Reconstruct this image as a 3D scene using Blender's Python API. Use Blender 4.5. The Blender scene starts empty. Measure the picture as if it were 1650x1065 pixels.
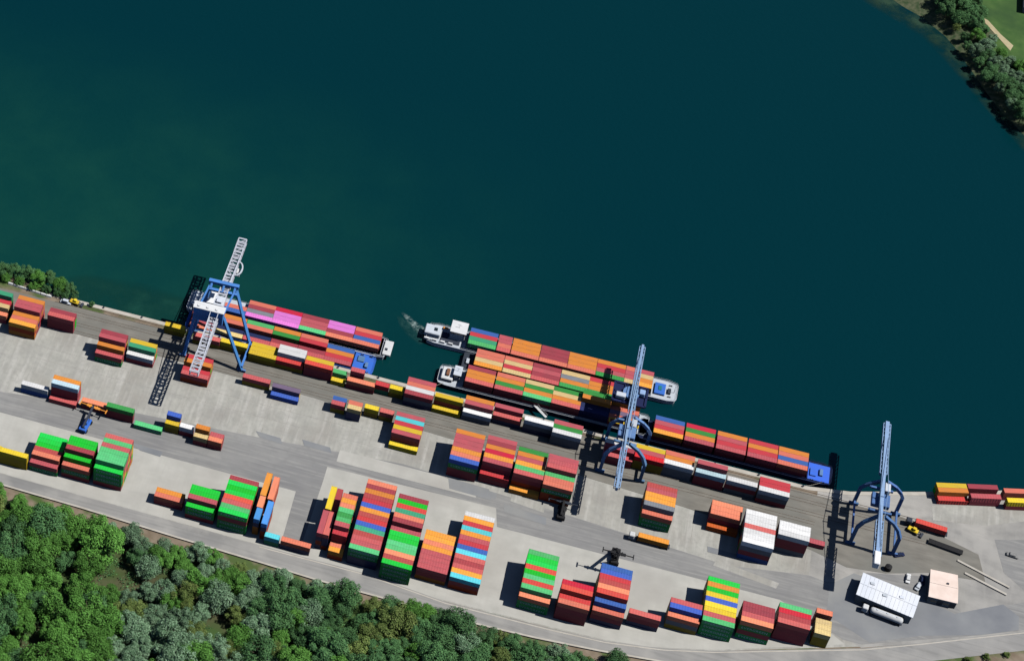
import bpy, bmesh, math, random
from mathutils import Vector, Matrix
random.seed(7)
SC = bpy.context.scene
COL = SC.collection

# ------------------------------------------------------------------ camera
F_PX, DEP, AZ, ROLL, CAM_H = 3523.785, 0.7823855, 0.3529453, -0.0141633, 738.2
PPX, PPY = -50.0, 300.0                       # principal point of the cropped aerial frame, in photo pixels


def cam_axes():
    r, f, u = Vector((1, 0, 0)), Vector((0, math.cos(DEP), -math.sin(DEP))), Vector((0, math.sin(DEP), math.cos(DEP)))
    A = Matrix.Rotation(AZ, 3, 'Z')
    r, f, u = A @ r, A @ f, A @ u
    c, s = math.cos(ROLL), math.sin(ROLL)
    return r * c + u * s, u * c - r * s, f


CR, CU, CF = cam_axes()
CPOS = -CF * (CAM_H / math.sin(DEP))
cam = bpy.data.cameras.new('camera')
camo = bpy.data.objects.new('camera', cam)
COL.objects.link(camo)
camo.matrix_world = Matrix(((CR.x, CU.x, -CF.x, CPOS.x), (CR.y, CU.y, -CF.y, CPOS.y), (CR.z, CU.z, -CF.z, CPOS.z), (0, 0, 0, 1)))
cam.sensor_fit = 'HORIZONTAL'
cam.sensor_width = 36
cam.lens = F_PX / 1650 * 36
cam.shift_x = (825 - PPX) / 1650
cam.shift_y = (PPY - 532.5) / 1650
cam.clip_start = 10
cam.clip_end = 12000
SC.camera = camo

# ------------------------------------------------------------------ world, sun, exposure
SUN = Vector((0.64, 0.10, 1.0)).normalized()
w = bpy.data.worlds.new('World')
SC.world = w
w.use_nodes = True
nt = w.node_tree
sky = nt.nodes.new('ShaderNodeTexSky')
sky.sky_type = 'NISHITA'
sky.sun_disc = False
sky.sun_elevation = math.asin(SUN.z)
sky.sun_rotation = math.atan2(SUN.x, SUN.y)
nt.links.new(sky.outputs[0], nt.nodes['Background'].inputs[0])
sky.air_density = .6
sky.dust_density = .1
sky.ozone_density = 2.5
sky.altitude = 1500
nt.nodes['Background'].inputs[1].default_value = 0.07
SC.cycles.diffuse_bounces = 0
sl = bpy.data.lights.new('sun', 'SUN')
sl.energy = 4.6
sl.angle = math.radians(0.5)
sl.color = (1, 0.97, 0.915)
so = bpy.data.objects.new('sun', sl)
COL.objects.link(so)
so.rotation_euler = SUN.to_track_quat('Z', 'Y').to_euler()
SC.view_settings.view_transform = 'Standard'
SC.view_settings.look = 'None'
SC.view_settings.exposure = 0.0
SC.view_settings.gamma = 1


def at(px, py, z=0.0):
    """photo pixel -> point on the horizontal plane of height z"""
    v = CR * ((px - PPX) / F_PX) - CU * ((py - PPY) / F_PX) + CF
    t = (z - CPOS.z) / v.z
    return CPOS + v * t


# ------------------------------------------------------------------ materials
def lin(c):
    return tuple(((v / 255) / 12.92 if v / 255 <= .04045 else ((v / 255 + .055) / 1.055) ** 2.4) for v in c)


def newmat(name):
    m = bpy.data.materials.new(name)
    m.use_nodes = True
    return m, m.node_tree, m.node_tree.nodes['Principled BSDF']


def node(nt, t, **kw):
    n = nt.nodes.new(t)
    for k, v in kw.items():
        setattr(n, k, v)
    return n


def surf(name, c1, c2, scale=1.0, rough=.8, detail=5, lo=.35, hi=.65, c3=None, scale3=.05, lo3=.5, hi3=.7, bump=0, bscale=8, spec=.3, stretch=None, rotz=0, streak=None):
    m, nt, b = newmat(name)
    L = nt.links.new
    tc = node(nt, 'ShaderNodeTexCoord')
    src = tc.outputs['Object']
    if stretch:
        mp = node(nt, 'ShaderNodeMapping')
        mp.inputs['Scale'].default_value = stretch
        mp.inputs['Rotation'].default_value = (0, 0, rotz)
        L(src, mp.inputs[0])
        src = mp.outputs[0]
    n = node(nt, 'ShaderNodeTexNoise')
    n.inputs['Scale'].default_value = scale
    n.inputs['Detail'].default_value = detail
    L(src, n.inputs['Vector'])
    r = node(nt, 'ShaderNodeValToRGB')
    r.color_ramp.elements[0].position, r.color_ramp.elements[1].position = lo, hi
    r.color_ramp.elements[0].color, r.color_ramp.elements[1].color = (*c1, 1), (*c2, 1)
    L(n.outputs[0], r.inputs[0])
    out = r.outputs[0]
    if c3:
        n3 = node(nt, 'ShaderNodeTexNoise')
        n3.inputs['Scale'].default_value = scale3
        n3.inputs['Detail'].default_value = 6
        L(tc.outputs['Object'], n3.inputs['Vector'])
        r3 = node(nt, 'ShaderNodeValToRGB')
        r3.color_ramp.elements[0].position, r3.color_ramp.elements[1].position = lo3, hi3
        L(n3.outputs[0], r3.inputs[0])
        mx = node(nt, 'ShaderNodeMixRGB')
        L(r3.outputs[0], mx.inputs[0])
        L(out, mx.inputs[1])
        mx.inputs[2].default_value = (*c3, 1)
        out = mx.outputs[0]
    for k, (ex, ey, amt, tone) in enumerate(streak or ()):      # long stains and wheel tracks of another tone
        mp2 = node(nt, 'ShaderNodeMapping')
        mp2.inputs['Scale'].default_value = (ex, ey, 1)
        mp2.inputs['Location'].default_value = (17.3 * k, 5.1 * k, 0)
        L(tc.outputs['Object'], mp2.inputs[0])
        n4 = node(nt, 'ShaderNodeTexNoise')
        n4.inputs['Scale'].default_value = 1
        n4.inputs['Detail'].default_value = 5
        L(mp2.outputs[0], n4.inputs['Vector'])
        r4 = node(nt, 'ShaderNodeValToRGB')
        r4.color_ramp.elements[0].position, r4.color_ramp.elements[1].position = .48, .72
        r4.color_ramp.elements[0].color, r4.color_ramp.elements[1].color = (0, 0, 0, 1), (amt, amt, amt, 1)
        L(n4.outputs[0], r4.inputs[0])
        m4 = node(nt, 'ShaderNodeMixRGB')
        L(r4.outputs[0], m4.inputs[0])
        L(out, m4.inputs[1])
        m4.inputs[2].default_value = (*tone, 1)
        out = m4.outputs[0]
    L(out, b.inputs['Base Color'])
    b.inputs['Roughness'].default_value = rough
    b.inputs['Specular IOR Level'].default_value = spec
    if bump:
        nb = node(nt, 'ShaderNodeTexNoise')
        nb.inputs['Scale'].default_value = bscale
        L(tc.outputs['Object'], nb.inputs['Vector'])
        bp = node(nt, 'ShaderNodeBump')
        bp.inputs['Strength'].default_value = bump
        L(nb.outputs[0], bp.inputs['Height'])
        L(bp.outputs[0], b.inputs['Normal'])
    return m


def paint(name, srgb, k=.86, rough=.6, dirt=.68, amt=.6):
    """painted steel: base colour, dirt streaks and a brightness that differs from one object to the next"""
    c = tuple(v * k for v in lin(srgb))
    m, nt, b = newmat(name)
    L = nt.links.new
    tc, oi = node(nt, 'ShaderNodeTexCoord'), node(nt, 'ShaderNodeObjectInfo')
    mp = node(nt, 'ShaderNodeMapping')
    mp.inputs['Scale'].default_value = (.25, 1.6, .8)
    L(tc.outputs['Object'], mp.inputs[0])
    cb = node(nt, 'ShaderNodeCombineXYZ')
    mu = node(nt, 'ShaderNodeMath', operation='MULTIPLY')
    mu.inputs[1].default_value = 60
    L(oi.outputs['Random'], mu.inputs[0])
    L(mu.outputs[0], cb.inputs[0])
    L(mu.outputs[0], cb.inputs[1])
    L(cb.outputs[0], mp.inputs['Location'])
    n = node(nt, 'ShaderNodeTexNoise')
    n.inputs['Scale'].default_value = 1.1
    n.inputs['Detail'].default_value = 6
    n.inputs['Roughness'].default_value = .65
    L(mp.outputs[0], n.inputs['Vector'])
    r = node(nt, 'ShaderNodeValToRGB')
    r.color_ramp.elements[0].position, r.color_ramp.elements[1].position = .38, .66
    r.color_ramp.elements[0].color = (0, 0, 0, 1)
    r.color_ramp.elements[1].color = (amt, amt, amt, 1)
    L(n.outputs[0], r.inputs[0])
    mx = node(nt, 'ShaderNodeMixRGB')
    g = sum(c) / 3
    mx.inputs[1].default_value = (*c, 1)
    mx.inputs[2].default_value = (*[dirt * (v * .75 + g * .25) for v in c], 1)
    L(r.outputs[0], mx.inputs[0])
    hs = node(nt, 'ShaderNodeHueSaturation')
    mr = node(nt, 'ShaderNodeMapRange')
    mr.inputs['To Min'].default_value, mr.inputs['To Max'].default_value = .78, 1.12
    L(oi.outputs['Random'], mr.inputs['Value'])
    L(mr.outputs[0], hs.inputs['Value'])
    ms = node(nt, 'ShaderNodeMath', operation='MULTIPLY_ADD')
    ms.inputs[1].default_value, ms.inputs[2].default_value = .016, .492
    L(oi.outputs['Random'], ms.inputs[0])
    L(ms.outputs[0], hs.inputs['Hue'])
    L(mx.outputs[0], hs.inputs['Color'])
    L(hs.outputs[0], b.inputs['Base Color'])
    b.inputs['Roughness'].default_value = rough
    b.inputs['Specular IOR Level'].default_value = .25
    return m


PAL = {  # code: (label words, photo colour of the sunlit roof)
    'o': ('orange', (255, 164, 58)), 'l': ('salmon', (255, 144, 110)), 'r': ('red', (234, 72, 68)), 'p': ('faded red', (222, 102, 104)),
    'b': ('maroon', (190, 76, 82)), 'g': ('bright green', (20, 222, 66)), 'm': ('pale green', (96, 212, 130)), 'G': ('lettered green', (12, 170, 84)),
    't': ('teal green', (70, 184, 140)), 'd': ('mid green', (64, 168, 82)), 'y': ('yellow', (255, 220, 40)), 'Y': ('olive yellow', (200, 170, 50)),
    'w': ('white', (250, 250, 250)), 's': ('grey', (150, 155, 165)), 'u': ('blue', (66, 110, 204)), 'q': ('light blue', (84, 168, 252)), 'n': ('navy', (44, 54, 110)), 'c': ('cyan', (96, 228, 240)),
    'i': ('icy white', (205, 235, 248)), 'k': ('pink', (255, 138, 236)), 'v': ('mauve', (140, 118, 150)), 'e': ('cream', (250, 220, 150)),
    'R': ('crimson', (240, 34, 52)), 'D': ('dark orange', (215, 92, 34)),
}
PM = {k: paint('paint_' + v[0].replace(' ', '_'), v[1]) for k, v in PAL.items()}
M_BOOM = paint('boom_grey_white_paint', (214, 218, 232), .8)
M_WHITE = paint('white_paint', (246, 248, 250), .84)
M_LGREY = paint('light_grey_paint', (220, 228, 240), .86)
M_DGREY = paint('dark_deck_paint', (62, 70, 84), .8)
M_STEEL = paint('steel_blue_paint', (150, 184, 226), .85)
M_STEELD = paint('dark_steel_blue_paint', (104, 146, 198), .85)
M_SLATE = paint('slate_crane_paint', (84, 126, 182), .85)
M_BLUE = paint('crane_blue_paint', (78, 148, 226), .85)
M_SHIPBLUE = paint('ship_blue_paint', (56, 122, 236), .85)
M_NAVY = paint('navy_hull_paint', (24, 40, 84), .85)
M_BLACK = surf('black_rubber', (.01, .01, .012), (.02, .02, .022), 2)
M_GLASS = surf('dark_window_glass', (.01, .02, .03), (.02, .03, .04), 1, rough=.1, spec=.6)
M_LETTER = surf('white_lettering', (.75, .78, .76), (.8, .8, .8), 2)
M_ORANGE = PM['o']
M_YELLOW = PM['y']
M_PINKROOF = surf('pale_pink_roof', (.74, .60, .53), (.82, .68, .61), .25, detail=8)
M_SHEDROOF = surf('white_metal_roof', (.66, .7, .78), (.8, .82, .86), .12, rough=.5, stretch=(1, .2, 1))
M_WALLG = surf('grey_wall_cladding', (.2, .2, .2), (.28, .28, .27), .6)


def tag(o, label=None, cat=None, group=None, kind=None):
    for k, v in (('label', label), ('category', cat), ('group', group), ('kind', kind)):
        if v:
            o[k] = v
    return o


def link(name, bm, mats, parent=None, loc=None, rz=0, smooth=False):
    me = bpy.data.meshes.new(name)
    bmesh.ops.recalc_face_normals(bm, faces=bm.faces)
    bm.to_mesh(me)
    bm.free()
    for m in (mats if isinstance(mats, (list, tuple)) else [mats]):
        me.materials.append(m)
    if smooth:
        for p in me.polygons:
            p.use_smooth = True
    o = bpy.data.objects.new(name, me)
    COL.objects.link(o)
    if parent:
        o.parent = parent
    if loc:
        o.location = loc
    if rz:
        o.rotation_euler = (0, 0, rz)
    return o


def empty(name, loc, rz=0):
    o = bpy.data.objects.new(name, None)
    o.empty_display_size = 1
    COL.objects.link(o)
    o.location = loc
    o.rotation_euler = (0, 0, rz)
    return o


def box(bm, x0, x1, y0, y1, z0, z1, mi=0, bevel=0):
    v = [bm.verts.new((x, y, z)) for z in (z0, z1) for x, y in ((x0, y0), (x1, y0), (x1, y1), (x0, y1))]
    fs = [bm.faces.new([v[i] for i in q]) for q in ((3, 2, 1, 0), (4, 5, 6, 7), (0, 1, 5, 4), (1, 2, 6, 5), (2, 3, 7, 6), (3, 0, 4, 7))]
    for f in fs:
        f.material_index = mi
    if bevel:
        bmesh.ops.bevel(bm, geom=list({e for f in fs for e in f.edges}), offset=bevel, segments=1, affect='EDGES')
    return fs


def bar(bm, p, q, w=.3, h=None, mi=0):
    p, q = Vector(p), Vector(q)
    h = h or w
    d = (q - p).normalized()
    a = d.cross(Vector((0, 0, 1)))
    if a.length < 1e-3:
        a = Vector((1, 0, 0))
    a.normalize()
    b = a.cross(d)
    v = [bm.verts.new(e + a * sx * w / 2 + b * sy * h / 2) for e in (p, q) for sx, sy in ((-1, -1), (1, -1), (1, 1), (-1, 1))]
    for f in ((3, 2, 1, 0), (4, 5, 6, 7), (0, 1, 5, 4), (1, 2, 6, 5), (2, 3, 7, 6), (3, 0, 4, 7)):
        bm.faces.new([v[i] for i in f]).material_index = mi


def cyl(bm, c, r, h, axis='Z', n=14, r2=None, mi=0):
    r2 = r if r2 is None else r2
    A = {'Z': Matrix.Identity(3), 'X': Matrix.Rotation(math.pi / 2, 3, 'Y'), 'Y': Matrix.Rotation(-math.pi / 2, 3, 'X')}[axis]
    a = [bm.verts.new(Vector(c) + A @ Vector((r * math.cos(t), r * math.sin(t), 0))) for t in [2 * math.pi * i / n for i in range(n)]]
    b = [bm.verts.new(Vector(c) + A @ Vector((r2 * math.cos(t), r2 * math.sin(t), h))) for t in [2 * math.pi * i / n for i in range(n)]]
    fs = [bm.faces.new(a[::-1]), bm.faces.new(b)] + [bm.faces.new((a[i], a[(i + 1) % n], b[(i + 1) % n], b[i])) for i in range(n)]
    for f in fs:
        f.material_index = mi


def sheet(name, pts, z, m, label=None, kind='structure', cat=None):
    bm = bmesh.new()
    f = bm.faces.new([bm.verts.new((p[0], p[1], z)) for p in pts])
    bmesh.ops.triangulate(bm, faces=[f])
    o = link(name, bm, m)
    if o.data.polygons[0].normal.z < 0:
        o.data.flip_normals()
    tag(o, label, cat, kind=kind)
    return o


# ------------------------------------------------------------------ ground, water, roads
ZW = -3.0
m_conc = surf('yard_concrete', (.385, .38, .35), (.48, .472, .438), .12, detail=9, lo=.3, hi=.7, c3=(.36, .345, .32), scale3=.035, lo3=.5, hi3=.75, streak=((.7, .035, .3, (.39, .375, .35)), (.05, .5, .25, (.36, .35, .33))))
m_conc2 = surf('stained_yard_concrete', (.33, .328, .30), (.42, .415, .38), .16, detail=10, lo=.3, hi=.7, c3=(.30, .285, .26), scale3=.05, lo3=.45, hi3=.7, streak=((.35, .04, .75, (.50, .49, .46)), (.9, .05, .45, (.28, .275, .26)), (.06, .2, .45, (.29, .285, .27)), (.6, .6, .4, (.25, .25, .235))))
m_asph = surf('worn_asphalt', (.215, .215, .215), (.275, .273, .268), .1, detail=10, lo=.3, hi=.7, c3=(.20, .20, .205), scale3=.03, lo3=.5, hi3=.7, stretch=(.25, 1, 1), streak=((.03, .6, .7, (.17, .17, .175)), (.04, .8, .6, (.34, .335, .32)), (.3, .3, .5, (.2, .2, .2))))
m_asph2 = surf('road_asphalt', (.25, .245, .24), (.32, .315, .305), .15, detail=10, lo=.3, hi=.7, c3=(.22, .22, .22), scale3=.04, lo3=.5, hi3=.7, stretch=(.2, 1, 1), streak=((.03, .7, .6, (.19, .19, .185)), (.1, .1, .6, (.38, .37, .35))))
m_dasph = surf('dark_asphalt', (.17, .18, .20), (.24, .25, .262), .08, detail=9, lo=.3, hi=.7, c3=(.28, .28, .27), scale3=.035, lo3=.5, hi3=.75)
m_gate = surf('patchy_gate_asphalt', (.25, .245, .235), (.34, .33, .315), .09, detail=10, c3=(.40, .385, .36), scale3=.03, lo3=.45, hi3=.62, streak=((.12, .25, .6, (.21, .205, .2)), (.3, .06, .5, (.38, .37, .345))))
m_ball = surf('track_ballast', (.155, .147, .13), (.225, .213, .188), .35, detail=10, lo=.3, hi=.7, c3=(.17, .17, .155), scale3=.05, lo3=.45, hi3=.7, stretch=(.35, 1, 1))
m_quay = surf('quay_edge_concrete', (.42, .39, .34), (.5, .47, .42), .3, detail=8)
m_earth = surf('bare_earth', (.17, .13, .09), (.25, .2, .15), .2, detail=9, c3=(.07, .11, .03), scale3=.07, lo3=.48, hi3=.6)
m_floor = surf('woodland_floor', (.05, .055, .02), (.10, .085, .05), .15, detail=9, c3=(.045, .09, .02), scale3=.06, lo3=.42, hi3=.6)
m_grass = surf('meadow_grass', (.04, .10, .02), (.07, .14, .032), .2, detail=9, c3=(.03, .075, .02), scale3=.04, lo3=.45, hi3=.65)
m_path = surf('sandy_path', (.40, .34, .20), (.48, .41, .26), .3)
m_mud = surf('river_bank_stones', (.03, .06, .02), (.10, .11, .06), .5, detail=9)

X0, X1 = -1500, 2200
edge = [(X0, 420), (-300, 70), (-40, -26), (30, -47), (58, -53), (392, -53), (409, -50), (438, -40), (477, -25.5), (X1, 610)]
bm = bmesh.new()
top = [bm.verts.new((x, y, 0)) for x, y in edge] + [bm.verts.new((X1, -1500, 0)), bm.verts.new((X0, -1500, 0))]
f = bm.faces.new(top)
low = [bm.verts.new((x, y + (6 if i < 4 else 0), -7)) for i, (x, y) in enumerate(edge)]
for i in range(len(edge) - 1):
    bm.faces.new((top[i], top[i + 1], low[i + 1], low[i]))
bmesh.ops.triangulate(bm, faces=[f])
g = link('ground', bm, m_earth)
tag(g, kind='structure')


def world(name, pts, z, m):
    return sheet(name, pts, z, m)


world('yard_concrete', [(-200, -74), (58, -72.5), (185, -74), (245, -77), (300, -78.5), (345, -81), (396, -86), (402, -100), (480, -84), (480, -60), (520, -40), (520, -84), (478, -98), (440, -117), (418, -127), (364, -148), (340, -155), (323, -157.5), (302, -158.6), (255, -160), (183, -158), (70, -158), (-200, -158)], .02, m_conc2)
world('gate_asphalt', [(396, -54), (409, -52), (438, -42), (477, -27), (560, 4), (560, -64), (478, -99), (440, -117.6), (418, -127.6), (396, -118)], .03, m_gate)
world('pale_quay_apron', [(441, -46.5), (477, -33), (530, -12), (530, -20), (480, -41), (462, -50), (442, -54)], .05, m_conc2)
world('south_yard_concrete', [(-200, -127), (60, -126.5), (190.5, -126), (191, -156.8), (199, -156.3), (200, -117), (200, -109), (271, -107), (273, -116.5), (386, -115), (402, -122), (412, -128), (364, -147.5), (340, -154.5), (323, -157), (302, -158), (255, -159.5), (183, -157.5), (-200, -157.5)], .04, m_conc)
world('service_lane', [(-200, -116), (56, -115.5), (110, -108), (164, -103.6), (230, -97), (300, -101), (364, -105), (396, -99), (402, -100), (410, -98), (418, -90), (441, -84), (455, -98), (478, -84), (478, -98), (462, -106), (440, -116), (418, -126), (411, -126), (402, -122), (386, -115), (273, -116.5), (271, -107), (200, -109), (200, -117), (199, -156.3), (191, -156.8), (190.5, -126), (60, -126.5), (-200, -127)], .06, m_asph)
world('worn_yard_concrete', [(203, -98.5), (246, -98), (262, -100.5), (262, -104.5), (203, -105)], .08, m_conc)
world('patched_asphalt', [(262, -99.3), (270, -99.3), (270, -102.5), (262, -102.5)], .08, m_dasph)
world('patched_concrete', [(276, -97), (290, -98.5), (290, -103), (276, -101.5)], .08, m_conc2)
world('patched_concrete', [(360, -103.5), (385, -107), (384, -110), (359, -106.8)], .08, m_conc2)
for q_ in (((412, 694), (452, 706), (455, 716), (418, 704)), ((487, 708), (532, 721), (534, 730), (490, 718)), ((722, 769), (788, 788), (792, 806), (724, 787)), ((812, 812), (880, 834), (880, 846), (812, 824)), ((1140, 880), (1192, 894), (1190, 902), (1140, 889)), ((208, 712), (262, 728), (258, 736), (226, 726))):
    world('patched_asphalt', [at(*p_).xy for p_ in q_], .1, m_dasph)
world('dark_asphalt_apron', [(404, -101), (413, -92), (436, -95), (452, -99), (470, -88), (476, -92), (476, -98.6), (462, -106), (440, -114), (421, -124), (404, -116)], .08, m_dasph)
world('junction_asphalt', [(466, -56), (520, -38), (520, -72), (480, -80), (470, -72)], .06, m_asph)
world('rail_ballast', [(-60, -58), (58, -57.5), (430, -56.5), (460, -66), (463, -79), (441, -82), (425, -88), (410, -90), (396, -86), (345, -81), (300, -78.5), (245, -77), (185, -74), (58, -72.5), (-60, -72)], .1, m_ball)
world('quay_edge', [(58, -53.05), (392, -53.05), (409, -50.05), (438, -40.05), (477, -25.55), (477, -27.5), (438, -42), (409, -52), (392, -55), (58, -55)], .12, m_quay)
rd = [(-200, -157.8), (70, -157.8), (183, -157.8), (227, -157), (260, -160), (302, -158.8), (323, -157.5), (345, -153.5), (364, -148), (419, -127.5), (440, -117.5), (478, -98.6), (560, -60)]
rb = [(565, -66), (482, -106), (446, -124), (425, -135), (368, -155.5), (345, -160), (321, -162.8), (297, -165), (276, -166), (209, -166.5), (150, -165), (108, -163.6), (72, -163.3), (-200, -163)]
world('road', rd + rb, .09, m_asph2)
world('road_edge_line', [(x, y - .5) for x, y in rd[2:]] + [(x, y - 1.0) for x, y in rd[2:]][::-1], .115, m_quay)
world('woodland_floor', [(-200, -170), (72, -170), (209, -172), (300, -172), (345, -168), (390, -156), (440, -136), (600, -50), (600, -700), (-200, -700)], .02, m_floor)
# yard slab joints and tyre tracks: real dark strips laid in the concrete
m_joint = surf('slab_joint_sealant', (.3, .285, .26), (.42, .4, .37), .4)
m_track = surf('tyre_marks', (.27, .26, .245), (.36, .345, .32), .5, stretch=(.15, 1, 1), detail=8)
bm = bmesh.new()
for x in range(70, 400, 9):
    ylo = -98 if 205 < x < 400 else -104
    if random.random() < .75:
        box(bm, x, x + .14, ylo, -79, .02, .05)
for yy in (-85, -92):
    box(bm, 62, 300, yy, yy + .12, .02, .055)
link('slab_joints', bm, m_joint)['kind'] = 'structure'
bm = bmesh.new()
for yy in (-55.9, -57.4, -60.5, -62, -66.5, -68, -71.2, -72.7):
    x1 = 396 if yy < -68 else 440
    box(bm, 62, x1, yy, yy + .16, .1, .2)
link('crane_and_train_rails', bm, surf('rusty_rail_steel', (.12, .09, .07), (.22, .18, .15), 1))['kind'] = 'structure'

# water
m_w, nt, b = newmat('river_water')
L = nt.links.new
tc = node(nt, 'ShaderNodeTexCoord')
n1 = node(nt, 'ShaderNodeTexNoise')
n1.inputs['Scale'].default_value = .022
n1.inputs['Detail'].default_value = 9
n1.inputs['Roughness'].default_value = .62
n1.inputs['Distortion'].default_value = .15
L(tc.outputs['Object'], n1.inputs['Vector'])
r1 = node(nt, 'ShaderNodeValToRGB')
r1.color_ramp.elements[0].position, r1.color_ramp.elements[1].position = .40, .72
r1.color_ramp.elements[0].color, r1.color_ramp.elements[1].color = (0, 0, 0, 1), (.62, .62, .62, 1)
L(n1.outputs[0], r1.inputs[0])
sx = node(nt, 'ShaderNodeSeparateXYZ')
L(tc.outputs['Object'], sx.inputs[0])
mr = node(nt, 'ShaderNodeMapRange')              # the near, western reach is shallower and greener
mr.inputs['From Min'].default_value, mr.inputs['From Max'].default_value = 330, 40
L(sx.outputs['X'], mr.inputs['Value'])
my = node(nt, 'ShaderNodeMapRange')
my.inputs['From Min'].default_value, my.inputs['From Max'].default_value = 150, 0
my.interpolation_type = mr.interpolation_type = 'SMOOTHSTEP'
L(sx.outputs['Y'], my.inputs['Value'])
mxy = node(nt, 'ShaderNodeMath', operation='MULTIPLY')
L(mr.outputs[0], mxy.inputs[0])
L(my.outputs[0], mxy.inputs[1])
mA = node(nt, 'ShaderNodeMixRGB')
mA.inputs[1].default_value = (.0001, .0260, .0350, 1)
mA.inputs[2].default_value = (.0025, .041, .038, 1)
L(mxy.outputs[0], mA.inputs[0])
mu = node(nt, 'ShaderNodeMath', operation='MULTIPLY')
L(mxy.outputs[0], mu.inputs[0])
L(r1.outputs[0], mu.inputs[1])
mB = node(nt, 'ShaderNodeMixRGB')
L(mu.outputs[0], mB.inputs[0])
L(mA.outputs[0], mB.inputs[1])
mB.inputs[2].default_value = (.007, .058, .043, 1)
L(mB.outputs[0], b.inputs['Base Color'])
b.inputs['Roughness'].default_value = .18
b.inputs['Specular IOR Level'].default_value = .2
nb = node(nt, 'ShaderNodeTexNoise')
nb.inputs['Scale'].default_value = .5
nb.inputs['Detail'].default_value = 6
L(tc.outputs['Object'], nb.inputs['Vector'])
bp = node(nt, 'ShaderNodeBump')
bp.inputs['Strength'].default_value = .25
bp.inputs['Distance'].default_value = .5
L(nb.outputs[0], bp.inputs['Height'])
L(bp.outputs[0], b.inputs['Normal'])
sheet('river_water', [(-3000, -400), (4000, -400), (4000, 5000), (-3000, 5000)], ZW, m_w)
# far bank (top right of the photograph)
shore = [at(px, py, ZW) for px, py in ((1380, -60), (1432, -14), (1462, 6), (1498, 26), (1530, 52), (1552, 78), (1590, 132), (1625, 178), (1660, 214), (1760, 330))]
bm = bmesh.new()
s0 = [bm.verts.new((p.x - 4, p.y - 4, ZW - .4)) for p in shore]
s1 = [bm.verts.new((p.x + 3.5, p.y + 2.5, -.6 + .5 * math.sin(i * 2))) for i, p in enumerate(shore)]
s2 = [bm.verts.new((p.x + 16, p.y + 10, 1.0)) for p in shore]
far = [bm.verts.new(v) for v in ((700, 700, 1), (1500, 700, 1), (1500, 100, 1))]
for i in range(len(shore) - 1):
    bm.faces.new((s0[i], s0[i + 1], s1[i + 1], s1[i])).material_index = 1
    bm.faces.new((s1[i], s1[i + 1], s2[i + 1], s2[i])).material_index = 1 if i < 5 else 0
f = bm.faces.new(s2 + [far[2], far[1], far[0]])
bmesh.ops.triangulate(bm, faces=[f])
fb = link('far_river_bank', bm, [m_grass, m_mud])
fb['kind'] = 'structure'
sheet('sandy_path', [at(*p) for p in ((1586, 30, 1.1), (1592, 33, 1.1), (1612, 55, 1.1), (1633, 74, 1.1), (1628, 82, 1.1), (1606, 58, 1.1), (1588, 38, 1.1))], 1.05, m_path)

def soft_strip(name, pts, z, c1, c2, lo, hi, scale, label=None, kind='structure', cat=None, rough=.4):
    """a strip lying on the water whose outer rim thins out to nothing; pts: (pixel x, pixel y, half width in metres)"""
    bm = bmesh.new()
    lay = bm.loops.layers.float_color.new('thin')
    P = [at(x, y, z) for x, y, w_ in pts]
    rows = []
    for i, (p, q_) in enumerate(zip(P, pts)):
        d = (P[min(i + 1, len(P) - 1)] - P[max(i - 1, 0)]).normalized()
        nn = Vector((-d.y, d.x, 0))
        a_ = 0 if i in (0, len(P) - 1) else 1
        rows.append([(bm.verts.new(p + nn * q_[2] * k), v_) for k, v_ in ((-1, 0), (-.4, a_), (.4, a_), (1, 0))])
    for r0, r1_ in zip(rows, rows[1:]):
        for k in range(3):
            f_ = bm.faces.new((r0[k][0], r0[k + 1][0], r1_[k + 1][0], r1_[k][0]))
            for lp, v_ in zip(f_.loops, (r0[k][1], r0[k + 1][1], r1_[k + 1][1], r1_[k][1])):
                lp[lay] = (v_, v_, v_, 1)
    m, nt, b = newmat(name)
    tcf, nf, rf, ra, at_ = [node(nt, t) for t in ('ShaderNodeTexCoord', 'ShaderNodeTexNoise', 'ShaderNodeValToRGB', 'ShaderNodeValToRGB', 'ShaderNodeVertexColor')]
    at_.layer_name = 'thin'
    nf.inputs['Scale'].default_value = scale
    nf.inputs['Detail'].default_value = 9
    nf.inputs['Roughness'].default_value = .65
    nt.links.new(tcf.outputs['Object'], nf.inputs['Vector'])
    rf.color_ramp.elements[0].color, rf.color_ramp.elements[1].color = (*c1, 1), (*c2, 1)
    rf.color_ramp.elements[0].position, rf.color_ramp.elements[1].position = .35, .7
    ra.color_ramp.elements[0].position, ra.color_ramp.elements[1].position = lo, hi
    nt.links.new(nf.outputs[0], rf.inputs[0])
    nt.links.new(nf.outputs[0], ra.inputs[0])
    nt.links.new(rf.outputs[0], b.inputs['Base Color'])
    mm = node(nt, 'ShaderNodeMath', operation='MULTIPLY')
    nt.links.new(ra.outputs[0], mm.inputs[0])
    nt.links.new(at_.outputs[0], mm.inputs[1])
    nt.links.new(mm.outputs[0], b.inputs['Alpha'])
    b.inputs['Roughness'].default_value = rough
    b.inputs['Specular IOR Level'].default_value = .2
    o = link(name, bm, m)
    if o.data.polygons[0].normal.z < 0:
        o.data.flip_normals()
    tag(o, label, cat, kind=kind)
    return o


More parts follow.
